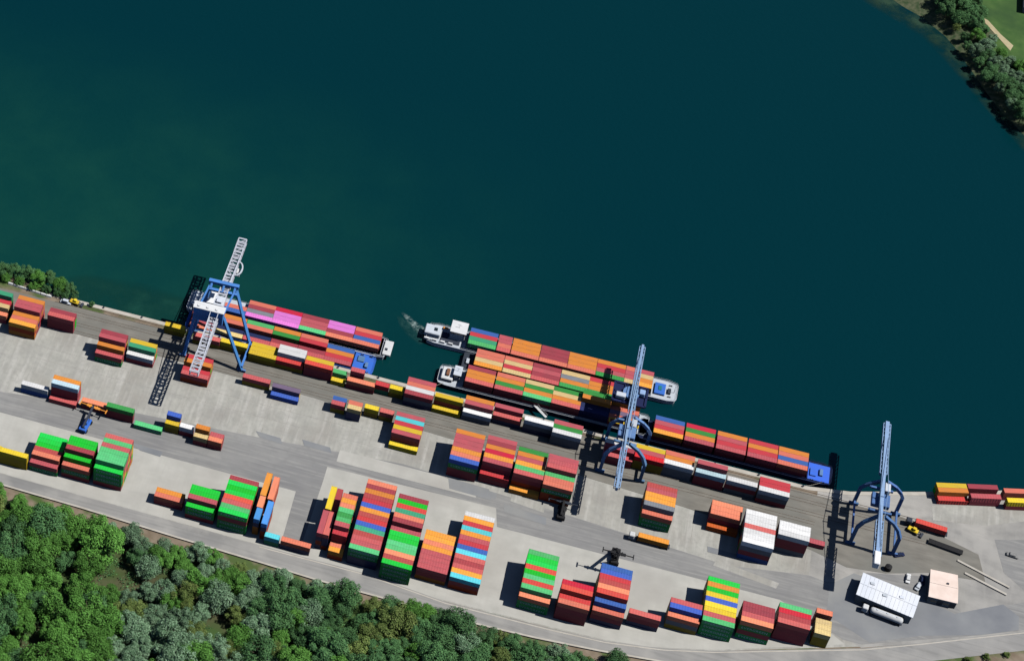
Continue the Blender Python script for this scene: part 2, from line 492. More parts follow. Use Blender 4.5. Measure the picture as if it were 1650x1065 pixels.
soft_strip('shallow_river_bed', [(1380, -40, 14), (1430, -8, 15), (1480, 24, 14), (1520, 56, 12), (1552, 92, 11), (1590, 140, 10), (1630, 190, 9), (1670, 235, 9), (1700, 270, 8)], ZW + .02, (.004, .036, .036), (.03, .062, .034), .28, .6, .09)
soft_strip('wake_foam', [(648, 503, .8), (656, 511, 1.5), (664, 519, 1.9), (673, 528, 2.6), (681, 535, 2.8), (687, 540, 1.5)], ZW + .03, (.10, .2, .2), (.42, .52, .50), .40, .74, .5, 'pale streak of churned foam trailing behind the white stern', 'stuff', 'foam')
soft_strip('propeller_wash', [(640, 505, 1), (652, 522, 3), (668, 534, 5), (684, 545, 5), (696, 548, 3)], ZW + .015, (.004, .045, .045), (.03, .1, .095), .35, .7, .2)
soft_strip('shallow_quay_water', [(60, 455, 6), (130, 470, 12), (230, 492, 14), (300, 500, 8), (330, 500, 3)], ZW + .01, (.003, .045, .04), (.008, .06, .045), .3, .7, .05)

# ------------------------------------------------------------------ containers
W = 2.44


def container_mesh(L_, H):
    bm = bmesh.new()
    e = .05
    # corrugated long sides and roof
    n = int(L_ / .55)
    for side in (0, 1):
        y_out, y_in = (0, e) if side == 0 else (W, W - e)
        prev = None
        for i in range(n + 1):
            x = .12 + (L_ - .24) * i / n
            y = y_out if (i % 2) else y_in
            cur = (bm.verts.new((x, y, .12)), bm.verts.new((x, y, H - .1)))
            if prev:
                bm.faces.new((prev[0], cur[0], cur[1], prev[1]))
            prev = cur
    prev = None
    for i in range(n + 1):
        x = .12 + (L_ - .24) * i / n
        z = H - (.02 if (i % 2) else .06)
        cur = (bm.verts.new((x, .06, z)), bm.verts.new((x, W - .06, z)))
        if prev:
            bm.faces.new((prev[0], cur[0], cur[1], prev[1]))
        prev = cur
    # end walls and floor
    for x in (.06, L_ - .06):
        bm.faces.new([bm.verts.new(p) for p in ((x, .06, .1), (x, W - .06, .1), (x, W - .06, H - .05), (x, .06, H - .05))])
    box(bm, .02, L_ - .02, .02, W - .02, .02, .14)
    for x in (0, L_ - .16):
        for y in (0, W - .16):
            box(bm, x, x + .16, y, y + .16, 0, H)
    for y in (0, W - .1):
        box(bm, .16, L_ - .16, y + .003, y + .097, H - .12, H - .003)
    for x in (0, L_ - .1):
        box(bm, x + .003, x + .097, .16, W - .16, H - .12, H - .003)
    me = bpy.data.meshes.new('shipping_container')
    bmesh.ops.recalc_face_normals(bm, faces=bm.faces)
    bm.to_mesh(me)
    bm.free()
    me.materials.append(PM['o'])
    return me


def door_mesh(L_, H):
    bm = bmesh.new()
    for y in (.2, 1.24):
        box(bm, L_ - .06, L_ - .01, y, y + 1.0, .2, H - .18)
    for y in (.45, .95, 1.5, 2.0):
        box(bm, L_ - .01, L_ + .03, y - .02, y + .02, .15, H - .15)
    me = bpy.data.meshes.new('door')
    bm.to_mesh(me)
    bm.free()
    me.materials.append(PM['o'])
    return me


CM, DM = {}, {}
TXT = None


def letter_mesh():
    global TXT
    if TXT is None:
        cu = bpy.data.curves.new('lettering', 'FONT')
        cu.body = 'EVERGREEN'
        cu.size = 1.75
        cu.extrude = .01
        cu.align_x = 'CENTER'
        cu.align_y = 'CENTER'
        cu.space_character = 1.1
        to = bpy.data.objects.new('lettering_source', cu)
        COL.objects.link(to)
        bpy.context.view_layer.update()
        TXT = bpy.data.meshes.new_from_object(to.evaluated_get(bpy.context.evaluated_depsgraph_get()))
        TXT.name = 'lettering'
        bpy.data.objects.remove(to)
        TXT.materials.clear()
        TXT.materials.append(M_LETTER)
    return TXT


ORD = ['front', 'second', 'third', 'fourth', 'fifth', 'sixth', 'seventh', 'eighth', 'ninth', 'tenth', 'eleventh', 'twelfth', 'thirteenth', 'fourteenth', 'fifteenth', 'sixteenth']
LVL = ['ground', 'second', 'third', 'fourth', 'fifth']
RECS = []      # every container that can be seen: (priority, kwargs)
HID = []       # boxes nobody can see inside the stacks
BOUNDS = {}


def put(code, x, y, z, L_, H, label, group, rz=0, front=False, prio=0):
    RECS.append((prio, dict(code=code, x=x, y=y, z=z, L_=L_, H=H, label=label, group=group, rz=rz, front=front)))


def block(phrase, px, py, rows, L_=12.19, h=2.6, base=0, y=None, group='containers stacked in the yard', rz=0, ztop=None, word='row'):
    """px, py: the photo's pixel of the front row's top south-west corner; rows run front to back, each a string of paints from the bottom up"""
    rows = rows.split()
    zt = base + len(rows[0]) * h
    p = at(px, py, zt)
    if y is None:
        y = p.y
    pitch = 2.455
    for i, r in enumerate(rows):
        fr = len(rows[i - 1]) if i else 0
        for k, c in enumerate(r):
            if c == '.':
                continue
            xx, yy, zz = random.uniform(-.05, .05), i * pitch, base + k * h
            top_ = k == len(r) - 1
            X, Y = p.x + xx * math.cos(rz) - yy * math.sin(rz), y + xx * math.sin(rz) + yy * math.cos(rz)
            if not (top_ or k >= fr):
                HID.append((X, Y, zz, L_, h, rz, None))
                continue
            if zz < -1.5 and not top_:
                continue
            if c == 'x':
                c = random.choice('bbprn')
            nm = PAL[c][0]
            if len(rows) == 1:
                lab = f'{nm} container, {"top" if top_ and k else LVL[k] + " level"}, {phrase}'
            else:
                lab = f'{nm} container, {ORD[i]} {word}, {"top" if top_ else LVL[k] + " level"}, {phrase}'
            if len(rows) == 1 and len(r) == 1:
                lab = f'{nm} container {phrase}'
            put(c, X, Y, zz, L_, h, lab, group, rz, front=(i == 0), prio=(5 if c == 'G' else 4 if (top_ and i == 0) else 3 if top_ else 1))
    key = phrase.split(',')[-1].strip()
    return p.x, y


YG = 'containers stacked in the yard'
QG = 'containers along the quay tracks'
SG = 'containers aboard the moored ships'
# --- south yard, west to east
block('in the yellow stack cut by the left frame edge', -43, 714, 'yyy', h=2.7)
block('in the yellow stack left of the green roofs', -1, 726.6, 'yyy', h=2.7)
block('westmost green roofed yard stack', 47.5, 744, 'Gp bbl bbb bbg bbg bbg')
block('middle one of the three western green stacks', 99.2, 748.2, 'bGl bbbg bbbbb bbbbg bbbbg')
block('western green stack with three lettered sides', 151.2, 753, 'bGGg xxxxm xxxxm xxxxm xxxxp xxxxm xxxxp', h=2.8)
block('low orange stack alone on pale concrete', 248.2, 798.2, 'bl xo')
block('small green stack beside the low orange one', 299.1, 814.5, 'bGg xxxp xxxg xxxg', h=2.6)
block('green and red stack west of light blue containers', 351.8, 822.7, 'GGbg xxxm xxxp xxxr xxxg xxxg xxxg xxxb', h=2.8)
block('cyan one in the low pair by the road', 426, 863.5, 'tc', L_=6.06, h=2.6)
block('red one in the low pair by the road', 452.2, 870.5, 'nl')
block('narrow twenty foot stack', 528.5, 886, 'Do xl bbbr bbbbp bbbbm bbbbd bbbbm bbbbl bbbbo bbbbl', L_=6.06)
block('long rainbow stack west of the brightest greens', 562, 881.6, 'nnGm xxxp xxxp xxxb xxxt xxxu xxxr xxxb xxxo xxxu xxxr xxxb xxxo xxxb xxxl')
block('long stack with the brightest green roofs', 614.4, 905.3, 'GGGg xxxb xxxl xxxm xxxm xxxg xxxg xxxp xxxxb xxxxl xxxxt xxxxr xxxxg xxxxb')
block('orange and faded red eight row stack', 671.6, 912.4, 'obp xxp xxp xxp xxo xxl xxo xxo')
block('long stack with a white rear roof', 724.8, 927.9, 'Dbc xxo xxp xxb xxp xxc xxu xxr xxp xxo xxc xxr xxo xxw')
block('pale green stack with the widest black shadow', 836, 959.3, 'GGl xxxm xxxr xxxm xxxg xxxr xxxg xxxg xxxm', h=2.65)
block('short all red stack', 898.9, 969.6, 'bbbl bbbr bbbbr bbbbR', h=2.75)
block('red stack under the black reach stacker', 954.3, 981.8, 'nbl xxxu xxxxr xxxxl xxxxb xxxxr xxxxu xxxxu', h=2.75)
block('in the single low stack beside the blue roofs', 1013.5, 986.5, 'nbp', h=2.6)
block('small stack with one blue roof', 1075.9, 991.2, 'Ysl xxxu xxxp', h=2.65)
block('yellow and green striped nine row stack', 1132, 998, 'GGGm xxxp xxxy xxxy xxxu xxxy xxxg xxxo xxxg', h=2.45)
block('maroon roofed stack with two lettered green sides', 1194.2, 998.7, 'GbGl xxxp xxxb xxxb', h=2.85)
block('stack with maroon wall and green rear roof', 1253.3, 1000.9, 'bbbp xxxb xxxR xxxm', h=2.85)
block('small peach stack at the yard corner', 1312.5, 1018.3, 'YYe xxe xxe ... xxl', L_=6.06, h=2.75)
# --- north yard
block('stack cut by the left frame edge', -31, 499.7, 'xl xxe xxr xxxt', h=2.6)
block('tall orange stack by the left frame edge', 14, 518.5, 'oDo xxl xxo xxxp xxxp xxxo', h=2.6)
block('maroon pair beside the tall orange stack', 76.5, 507.2, 'bbp xxb', h=2.8)
block('red stack with a lettered green foot', 153, 568, 'Gp xxo xxxp xxxb', h=2.75)
block('small stack with a yellow rear roof', 203.5, 569.8, 'bw xxt xxy', h=2.6)
block('orange stack under the white crane boom', 291, 601, 'Dp xr xxo xxr', h=2.6)
block('of the red on olive stack beside a crane leg', 390.5, 607.3, 'Yp', h=2.4)
block('low navy pair near the western crane', 435.5, 635.5, 'u xv', h=2.6)
block('westmost twenty foot pair on the pale yard', 533.5, 650, 'Yp xu', L_=6.06, h=2.7)
block('second twenty foot pair on the pale yard', 559, 657, 'nne nnl', L_=6.06, h=2.5)
block('of the yellow twenty foot stack', 587.3, 656.6, 'Yy', L_=6.06, h=2.7)
block('of the red twenty foot stack beside the yellow one', 611.5, 663, 'Yp', L_=6.06, h=2.7)
block('striped stack with a yellow foot', 626.4, 715.5, 'y xxp xxy xxr xxc xxp', h=2.6)
block('seven row stack with a blue front roof', 724, 738.6, 'bbGu xxxl xxxo xxxp xxxp xxxp xxxo', h=2.75)
block('stack with a bright red front step', 772.6, 762, 'br DDbp xxxo xxxR xxxo xxxb xxxp', h=2.7)
block('stack with a bright orange front step', 820.5, 787, 'o DDbp xxxm xxxo xxxp xxxo xxxd', h=2.65)
block('faded red stack shaded by the middle crane', 874.8, 779.3, 'DDGl xxxl xxxm xxxxp xxxxp xxxxp', h=2.65)
block('orange stack east of the middle crane', 1034, 826, 'GGl xxxs xxxo xxxo xxxp xxxb', h=2.8)
block('salmon stack with a shaded front step', 1139, 847, 'D xxl xxl xxl', h=2.8)
block('white stack with a single red stripe', 1196.5, 871.4, 'ubsw xxxw xxxw xxxp xxxw xxxw xxxw', h=2.8)
block('all white roofed stack near the eastern crane', 1254.3, 859.6, 'sbbw xxxw xxxw', h=2.8)
block('lying alone beside the white stack', 1304, 873.5, 'p', L_=6.06)
block('left of the tall maroon sided pair', 34, 618.8, 'uw', h=2.7)
block('tall maroon sided pair', 79, 641.8, 'p bbbi xxxo', h=2.6)
block('behind the orange reach stacker', 131, 646, 'bl', h=2.4)
block('of the mid green stack right of the reach stacker', 171, 654, 'bbd', h=2.4)
block('lying flat between the mid green and blue stacks', 215.8, 683.5, 'm')
block('stack with the small blue roof', 265.5, 681.4, 'Yy xxu', L_=6.06, h=2.75)
block('of the small white twenty foot stack', 289, 687, 'bw', L_=6.06, h=2.75)
block('small orange twenty foot pair', 311.5, 702.4, 'be xxo', L_=6.06, h=2.7)
block('eastmost twenty foot pair of the small cluster', 334.8, 708.5, 'bl xp', L_=6.06, h=2.7)
# --- quay tracks
block('westmost yellow quay stack beside the crane leg', 265, 524, 'Yy', L_=9.12, h=2.6, group=QG)
block('on the tracks under the white boom', 311, 540.5, 'Yp', h=2.6, group=QG)
block('of the yellow stack behind the blue crane leg', 355, 550, 'Yy', h=2.6, group=QG)
block('yellow roofed quay stack east of the crane leg', 400.5, 569, 'Yy Yy xy', h=2.6, group=QG)
block('white roofed quay stack', 444.4, 579.6, 'Yr xxw xxw', h=2.6, group=QG)
block('maroon sided quay stack with a yellow rear roof', 490.9, 585.5, 'bbr xxy', h=2.6, group=QG)
block('small yellow and green quay pair', 532.8, 612.3, 'y bm', L_=6.06, h=2.6, group=QG)
block('of the long salmon stack near the blue bow', 558.7, 612.5, 'bl', h=2.6, group=QG)
block('topping the quay pile beside the blue bow', 565, 597, 'bbp', L_=6.06, h=2.6, group=QG)
block('of the red half of the short quay stack', 604.3, 619.3, 'tr', L_=6.06, h=2.75, group=QG)
block('of the yellow half of the short quay stack', 627.5, 625.2, 'Yy', L_=6.06, h=2.75, group=QG)
block('pink and white striped quay stack', 651.6, 633, 'nsb xxw xxl xxp', h=2.55, group=QG)
block('quay stack with a yellow front foot', 696, 657, 'y bby', h=2.6, group=QG)
block('quay stack with white front and orange rear', 745.5, 662.5, 'sw xxp xxo', h=2.65, group=QG)
block('red quay stack west of the gangway', 794, 668, 'np xxp', h=2.6, group=QG)
block('of the long white quay stack by the gangway', 845, 675.9, 'nsw', h=2.6, group=QG)
block('quay stack with a green middle roof', 889.6, 695.3, 'ssw xxd xxp', h=2.6, group=QG)
block('quay stack under the middle crane', 971.5, 732, 'bp xxb xxw', h=2.5, group=QG)
block('quay stack with bright red front roof', 1022.5, 734.6, 'YYR xxp xxy', h=2.65, group=QG)
block('steel sided quay stack with an orange roof', 1069.4, 745, 'ssw xxo xxl', h=2.65, group=QG)
block('quay stack with an icy roof before red', 1121, 759.6, 'bbi xxxp', h=2.7, group=QG)
block('of the single white quay stack near the blue ship', 1171.5, 772.8, 'sbw', h=2.7, group=QG)
block('eastmost red and white quay stack', 1222.7, 788.6, 'bsw xxr xxr', h=2.7, group=QG)
# --- east quay, turned with the bend
RZ = math.radians(16)
block('yellow and orange stack east of the crane', 1512.5, 806, 'r ro ry', h=2.6, rz=RZ, group='containers on the eastern quay')
block('maroon pair on the eastern quay', 1566, 802, 'bp ... bb', h=2.6, rz=RZ, group='containers on the eastern quay')
block('pair cut by the right frame edge', 1624.5, 809, 'by ... bl', h=2.6, rz=RZ, group='containers on the eastern quay')
# --- ships
TOPZ = {}


def bay(ship, n, px, ztop, y, rows, L_=12.19, hold='bay'):
    rl = rows.split()
    h = 2.6
    base = ztop - len(rl[0]) * h
    # image line of the ship's front edge: x from the pixel at the known height and row
    best = None
    lo, hi = 300.0, 1100.0
    for _ in range(40):
        mid = (lo + hi) / 2
        if at(px, mid, ztop).y > y:
            lo = mid
        else:
            hi = mid
    BOUNDS.setdefault(ship, []).append(at(px, lo, ztop).x)
    block(f'{ORD[n] if n else "first"} bay of {ship}', px, lo, rows, L_=L_, h=h, base=base, y=y, group=SG)


n1 = 'the pink roofed ship'
Y1 = -40.3
bay(n1, 0, 352, 3.6, Y1, '.xu .xl')
bay(n1, 1, 394.8, 3.6, Y1, 'xxk xxs xxb xxl')
bay(n1, 2, 437.3, 3.6, Y1, 'xbk xxk xxk xxR')
bay(n1, 3, 480.5, 3.6, Y1, 'bxm xxp xxp xxb')
bay(n1, 4, 523.6, 3.6, Y1, 'bbl xxb xxk xxk')
bay(n1, 5, 566, 3.6, Y1, 'bbl xxu xxr xxl')
n2 = 'the blue bowed ship'
Y2 = -52.0
bay(n2, 0, 303.5, 1.0, Y2, 'xl xp xxl xxe', L_=12.19)
bay(n2, 1, 346.8, 1.0, Y2, 'xe xn xxl xxo')
bay(n2, 2, 390.2, 1.0, Y2, 'xp xn xxl xxm')
bay(n2, 3, 433.6, 1.0, Y2, 'xp xb xxd xxo')
bay(n2, 4, 477.2, 1.0, Y2, 'xp xb xxr xxl')
bay(n2, 5, 521, 1.0, Y2, 'xp xr xo xu')
n3 = 'the outermost barge train'
Y3 = -24.0
bay(n3, 0, 753.5, 3.6, Y3, '.xm .xt .xr .xu')
bay(n3, 1, 799.5, 3.6, Y3, '.xp .xl .xp .xp', L_=5.9)
bay(n3, 2, 822.5, 3.6, Y3, '.xl .xo .xo .xo')
bay(n3, 3, 868, 3.6, Y3, '.xl .xb .xb .xb')
bay(n3, 4, 913.4, 3.6, Y3, '.xl .xo .xo .xo')
bay(n3, 5, 959, 3.6, Y3, '.xd .xp .xr .xo')
bay(n3, 6, 1005, 3.6, Y3, '.xe .xp .xp .xl', L_=5.9)
bay(n3, 7, 1027.5, 3.6, Y3, '.xo .xo .xe .xp', L_=5.9)
n4 = 'the middle barge'
Y4 = -35.4
bay(n4, 0, 763.3, 3.6, Y4, '.xo .xe .xl .xl')
bay(n4, 1, 809, 3.6, Y4, '.xe .xr .xe .xl')
bay(n4, 2, 854.5, 3.6, Y4, '.xp .xb .xp .xb')
bay(n4, 3, 900.5, 3.6, Y4, '.xd .xo .xs .xe')
bay(n4, 4, 946, 3.6, Y4, '.xd .xo .xo .xr')
n5 = 'the inner grey ship'
Y5 = -46.7
bay(n5, 0, 749, 4.4, Y5, 'bxp xxo xxo .xb')
bay(n5, 1, 796, 4.4, Y5, 'bbp xxd xxo xxl')
bay(n5, 2, 842, 4.4, Y5, 'bbm xxo xxd xxe')
bay(n5, 3, 888, 4.4, Y5, 'bbp xxo xxe xxd')
bay(n5, 4, 934, 4.4, Y5, 'nn nn xxo xxd')  # both front rows coloured navy to imitate the crane's shadow on the hold
bay(n5, 5, 980.5, 4.4, Y5, 'bl bv bl xxo', L_=12.19)
n6 = 'the blue barge'
Y6 = -48.6
bay(n6, 0, 1052.8, 4.4, Y6, 'bbo xxr xxp xxu')
bay(n6, 1, 1102.6, 4.4, Y6, 'bbp xxo xxd xxR')
bay(n6, 2, 1153.4, 4.4, Y6, 'bbp xxr xxp xxo')
bay(n6, 3, 1203.6, 4.4, Y6, 'bbp xxr xxo xxr')
bay(n6, 4, 1252.6, 4.4, Y6, 'bbl xxu xxl xxo')


# containers standing across the yard (long axis north-south)
def across(phrase, px, py, cols, h=2.6, L_=12.19):
    p = at(px, py, len(cols) * h)
    for k, c in enumerate(cols):
        lab = f'{PAL[c][0]} container set crosswise, {"top" if k == len(cols) - 1 else LVL[k] + " level"}, {phrase}'
        put(c, p.x + W, p.y, k * h, L_, h, lab, YG, math.pi / 2, prio=4 if k == len(cols) - 1 else 1)


across('southern left of the faded red crosswise pair', 510.4, 857.5, 'nDnp', h=2.6)
across('southern right of the faded red crosswise pair', 520.2, 860, 'Dnnp', h=2.6)
across('yellow crosswise column beside the narrow stack', 523.8, 818.6, 'bbby', h=2.6)
across('maroon crosswise column behind the yellow one', 533.6, 822.5, 'bbb', h=2.6)
across('left of the light blue front pair', 408.5, 835, 'oonq', h=2.6, L_=6.06)
across('right of the light blue front pair', 420.8, 842.5, 'DDnq', h=2.6, L_=12.19)
across('small one behind the left light blue container', 413.5, 815.6, 'DDDl', h=2.6, L_=6.06)
across('orange one at the rear of the light blue group', 419, 796.5, 'DDDo', h=2.6, L_=12.19)
across('salmon one at the rear of the light blue group', 430.8, 803, 'DDDl', h=2.6, L_=12.19)

# build: the 300 that show largest as things, the few others and the hidden cores as one mass
RECS.sort(key=lambda r: (-r[0], r[1]['y'] - .1 * r[1]['x']))
protos = {}
used_labels = {}


def build_container(code, x, y, z, L_, H, label, group, rz, front):
    key = (L_, H)
    if key not in CM:
        CM[key], DM[key] = container_mesh(L_, H), door_mesh(L_, H)
    o = bpy.data.objects.new('shipping_container', CM[key])
    COL.objects.link(o)
    o.location = (x, y, z + random.uniform(0, .01))
    o.rotation_euler = (0, 0, rz + random.uniform(-.002, .002))
    o.material_slots[0].link = 'OBJECT'
    o.material_slots[0].material = PM[code]
    n = used_labels.get(label, 0)
    used_labels[label] = n + 1
    tag(o, label, 'container', group)
    d = bpy.data.objects.new('door', DM[key])
    COL.objects.link(d)
    d.parent = o
    d.material_slots[0].link = 'OBJECT'
    d.material_slots[0].material = PM[code]
    if code == 'G' or (code in 'gm' and front and L_ > 10):
        t = bpy.data.objects.new('lettering', letter_mesh())
        COL.objects.link(t)
        t.parent = o
        t.location = (L_ / 2, -.012, H / 2)
        t.rotation_euler = (math.pi / 2, 0, 0)
    return o


for pr, kw in RECS[:300]:
    build_container(**kw)
keys = ''.join(PAL)
bm = bmesh.new()
for (X, Y, Z, L_, H, rz, code) in HID + [(k['x'], k['y'], k['z'], k['L_'], k['H'], k['rz'], k['code']) for _, k in RECS[300:]]:
    n0 = len(bm.verts)
    i = keys.index(code or random.choice('bbprondgly'))
    box(bm, .03, L_ - .03, .03, W - .03, .01, H - (.09 if code is None else .03), mi=i)
    bm.verts.ensure_lookup_table()
    M4 = Matrix.Translation((X, Y, Z)) @ Matrix.Rotation(rz, 4, 'Z')
    for v in bm.verts[n0:]:
        v.co = M4 @ v.co
core = link('stacked_containers', bm, [PM[k] for k in keys])
tag(core, 'mass of lower and farther containers packed inside the stacks and holds', 'container stack cores', kind='stuff')
print('CONTAINERS', len(RECS), 'hidden', len(HID), 'dup labels', [k for k, v in used_labels.items() if v > 1][:20], 'long', [k for k in used_labels if len(k.split()) > 16][:20])


# ------------------------------------------------------------------ ships
def ship(name, label, x0, x1, y0, y1, hx0, hx1, hull_m, deck_m, floor, west='blunt', east='rake', parts=None):
    """an inland vessel: hull shell with an open hold, deck plate, coaming and end works"""
    root = empty(name, ((x0 + x1) / 2, (y0 + y1) / 2, ZW))
    tag(root, label, 'ship' if 'ship' in name else 'barge', 'ships moored along the quay')
    ox, oy, oz = root.location
    ym = (y0 + y1) / 2
    hw = (y1 - y0) / 2
    zt = -.8

    def endpts(x, s, kind):      # outline of one end, from y0 to y1
        if kind == 'blunt':
            return [(x - s * 1.2, y0), (x, y0 + 1.2), (x, y1 - 1.2), (x - s * 1.2, y1)]
        if kind == 'taper':
            return [(x - s * 9, y0), (x - s * 4, y0 + 1.4), (x - s * 1, y0 + 3.2), (x, ym), (x - s * 1, y1 - 3.2), (x - s * 4, y1 - 1.4), (x - s * 9, y1)]
        return [(x - s * 4, y0), (x - s * .6, y0 + .8), (x, y0 + 2.2), (x, y1 - 2.2), (x - s * .6, y1 - .8), (x - s * 4, y1)]
    we, ee = endpts(x0, -1, west), endpts(x1, 1, east)
    loop = we[::-1] + ee           # west: from y1 down to y0, then east from y0 up to y1
    bm = bmesh.new()
    up = [bm.verts.new((x - ox, y - oy, zt - oz)) for x, y in loop]
    dn = [bm.verts.new(((x - ox) * .985, (y - oy) * .96, -6.2 - oz)) for x, y in loop]
    n = len(loop)
    for i in range(n):
        bm.faces.new((up[i], up[(i + 1) % n], dn[(i + 1) % n], dn[i]))
    bm.faces.new(dn)
    # hold walls and floor
    a, b_ = hx0 - ox, hx1 - ox
    c, d = y0 + .72 - oy, y1 - .72 - oy
    zf = floor - oz - .1
    box(bm, a, b_, c, d, zf - .2, zf)
    link('hull', bm, hull_m, root)
    # deck
    bm = bmesh.new()
    zz = zt - oz
    V = lambda x, y: bm.verts.new((x - ox, y - oy, zz))
    bm.faces.new([V(x, y) for x, y in we[::-1]] + [V(hx0, y0), V(hx0, y1)])
    bm.faces.new([V(x, y) for x, y in ee] + [V(hx1, y1), V(hx1, y0)])
    for s0_, s1_ in ((y0, y0 + .72), (y1 - .72, y1)):
        bm.faces.new([V(hx0, s0_), V(hx1, s0_), V(hx1, s1_), V(hx0, s1_)])
    link('deck', bm, deck_m, root)
    bm = bmesh.new()
    for yy in (c - .12, d):
        box(bm, a - .1, b_ + .1, yy, yy + .12, zf, zt + .75 - oz)
    for xx in (a - .2, b_ + .08):
        box(bm, xx, xx + .12, c, d, zf, zt + .75 - oz)
    link('hold_coaming', bm, deck_m, root)
    bm = bmesh.new()                       # gunwale tube and rail
    for i in range(n):
        p, q = loop[i], loop[(i + 1) % n]
        bar(bm, (p[0] - ox, p[1] - oy, zt + .12 - oz), (q[0] - ox, q[1] - oy, zt + .12 - oz), .22)
        bar(bm, (p[0] - ox, p[1] - oy, zt + 1.0 - oz), (q[0] - ox, q[1] - oy, zt + 1.0 - oz), .06)
    link('gunwale', bm, M_LGREY if deck_m in (M_LGREY, M_WHITE) else deck_m, root)
    return root


def spart(root, name, m, x0, x1, y0, y1, z0, z1, bevel=.15, parent=None):
    bm = bmesh.new()
    ox, oy, oz = root.location
    box(bm, x0 - ox, x1 - ox, y0 - oy, y1 - oy, z0 - oz, z1 - oz, bevel=bevel)
    return link(name, bm, m, parent or root)


def bollards(root, xs, y0, y1):
    ox, oy, oz = root.location
    for x in xs:
        for y in (y0 + 1.0, y1 - 1.0):
            bm = bmesh.new()
            for dx in (0, .8):
                cyl(bm, (x + dx - ox, y - oy, -.8 - oz), .2, .6, n=8)
            box(bm, x - .3 - ox, x + 1.1 - ox, y - .25 - oy, y + .25 - oy, -.8 - oz, -.72 - oz)
            link('bollard', bm, M_BLACK, root)


def wheelhouse(root, x0, x1, y0, y1, zb, zt_, m=M_WHITE):
    o = spart(root, 'wheelhouse', m, x0, x1, y0, y1, zb, zt_)
    ox, oy, oz = root.location
    bm = bmesh.new()
    za, zb2 = zt_ - 1.5 - oz, zt_ - .6 - oz
    box(bm, x0 - .03 - ox, x1 + .03 - ox, y0 - .03 - oy, y1 + .03 - oy, za, zb2)
    link('window', bm, M_GLASS, o)
    bm = bmesh.new()
    box(bm, x0 - .4 - ox, x1 + .4 - ox, y0 - .4 - oy, y1 + .4 - oy, zt_ - oz, zt_ + .12 - oz)
    cyl(bm, ((x0 + x1) / 2 - ox, (y0 + y1) / 2 - oy, zt_ + .12 - oz), .05, 1.8, n=6)
    bar(bm, ((x0 + x1) / 2 - .9 - ox, (y0 + y1) / 2 - oy, zt_ + 1.6 - oz), ((x0 + x1) / 2 + .9 - ox, (y0 + y1) / 2 - oy, zt_ + 1.6 - oz), .15)
    link('roof', bm, m, o)
    return o


def X(px, py, z=-.8):
    return at(px, py, z).x


# the pink roofed ship: stern under the crane, white bow
bx = BOUNDS[n1]
s1 = ship('container_ship', 'container ship with pink roofed cargo and white bow, its stern under the white crane', bx[1] - 27, X(622, 568), -41.2, -29.4, bx[0] - .6, bx[-1] + 13.2, M_LGREY, M_LGREY, -4.2, 'blunt', 'bow')
xb = bx[-1] + 13.5
spart(s1, 'forecastle', M_WHITE, xb + .5, xb + 4.2, -39.6, -31, -.8, .3)
spart(s1, 'hatch', M_DGREY, xb + 1.2, xb + 2.4, -37.2, -35.8, .3, .55)
bollards(s1, (xb + .2,), -41.2, -29.4)
wheelhouse(s1, bx[0] - 7, bx[0] - 2.2, -38.5, -32, -.8, 4.2)
spart(s1, 'deckhouse', M_LGREY, bx[0] - 13, bx[0] - 7.2, -39.6, -31, -.8, 1.6)
# the white covered hatch north of the first bay
spart(s1, 'hatch_cover', M_LGREY, bx[0] + .1, bx[0] + 12, -35.2, -30.4, -.2, .8)
# the blue bowed ship
bx = BOUNDS[n2]
xe = bx[-1] + 12.6
s2 = ship('container_ship', 'container ship with bright blue foredeck between the quay and the pink cargo', bx[0] - 1.6, X(603, 590), -52.8, -41.4, bx[0] - .4, xe, M_SHIPBLUE, M_SHIPBLUE, -4.2, 'blunt', 'bow')
spart(s2, 'hatch', M_STEELD, xe + 1.5, xe + 4.5, -46.5, -43.3, -.8, -.2)
spart(s2, 'winch', M_STEELD, xe + 5.2, xe + 6.6, -49.5, -46.6, -.8, .3)
bollards(s2, (xe + 2.5, xe + 6.5), -52.8, -41.4)
# the outermost barge train with the white pusher
bx = BOUNDS[n3]
xw, xe = X(686, 545), X(1090, 640)
s3 = ship('container_ship', 'outermost ship with white stern, wheelhouse and blue hatched white bow', xw, xe, -24.8, -13.4, bx[0] - .5, bx[-1] + 6.2, M_WHITE, M_LGREY, -1.7, 'bow', 'bow')
wheelhouse(s3, bx[0] - 8.2, bx[0] - 1.8, -20.2, -13.9, -.8, 4.6)
dh = spart(s3, 'deckhouse', M_LGREY, bx[0] - 19.5, bx[0] - 12.5, -21.8, -16.2, -.8, 1.7, .3)
spart(s3, 'skylight', M_GLASS, bx[0] - 15.5, bx[0] - 14, -19.8, -18, 1.7, 1.95, .05)
for k in range(4):
    spart(s3, 'side_locker', M_WHITE, bx[0] - 19 + 3.6 * k, bx[0] - 17 + 3.6 * k, -24.0, -23.2, -.8, .4, .08)
spart(s3, 'lifeboat', PM['o'], bx[0] - 12.2, bx[0] - 9.6, -15.8, -14.6, -.2, .5, .35)
spart(s3, 'engine_hatch', M_NAVY, bx[0] - 11.8, bx[0] - 8.8, -20.5, -17.3, -.8, -.1)
spart(s3, 'engine_hatch', M_DGREY, bx[0] - 12, bx[0] - 3.4, -23, -20.7, -.8, -.3)
bollards(s3, (bx[0] - 17, bx[0] - 2.5), -24.8, -13.4)
xf = bx[-1] + 6.6
spart(s3, 'hatch', M_SHIPBLUE, xf + .8, xf + 5.4, -22.6, -16.2, -.8, .2)
spart(s3, 'skylight', surf('teal_skylight', (.01, .12, .16), (.02, .2, .2), 1), xf + 2.4, xf + 3.8, -20.5, -18, .2, .4, .05)
spart(s3, 'winch', M_DGREY, xf + 6.4, xf + 7.8, -21, -18, -.8, .2)
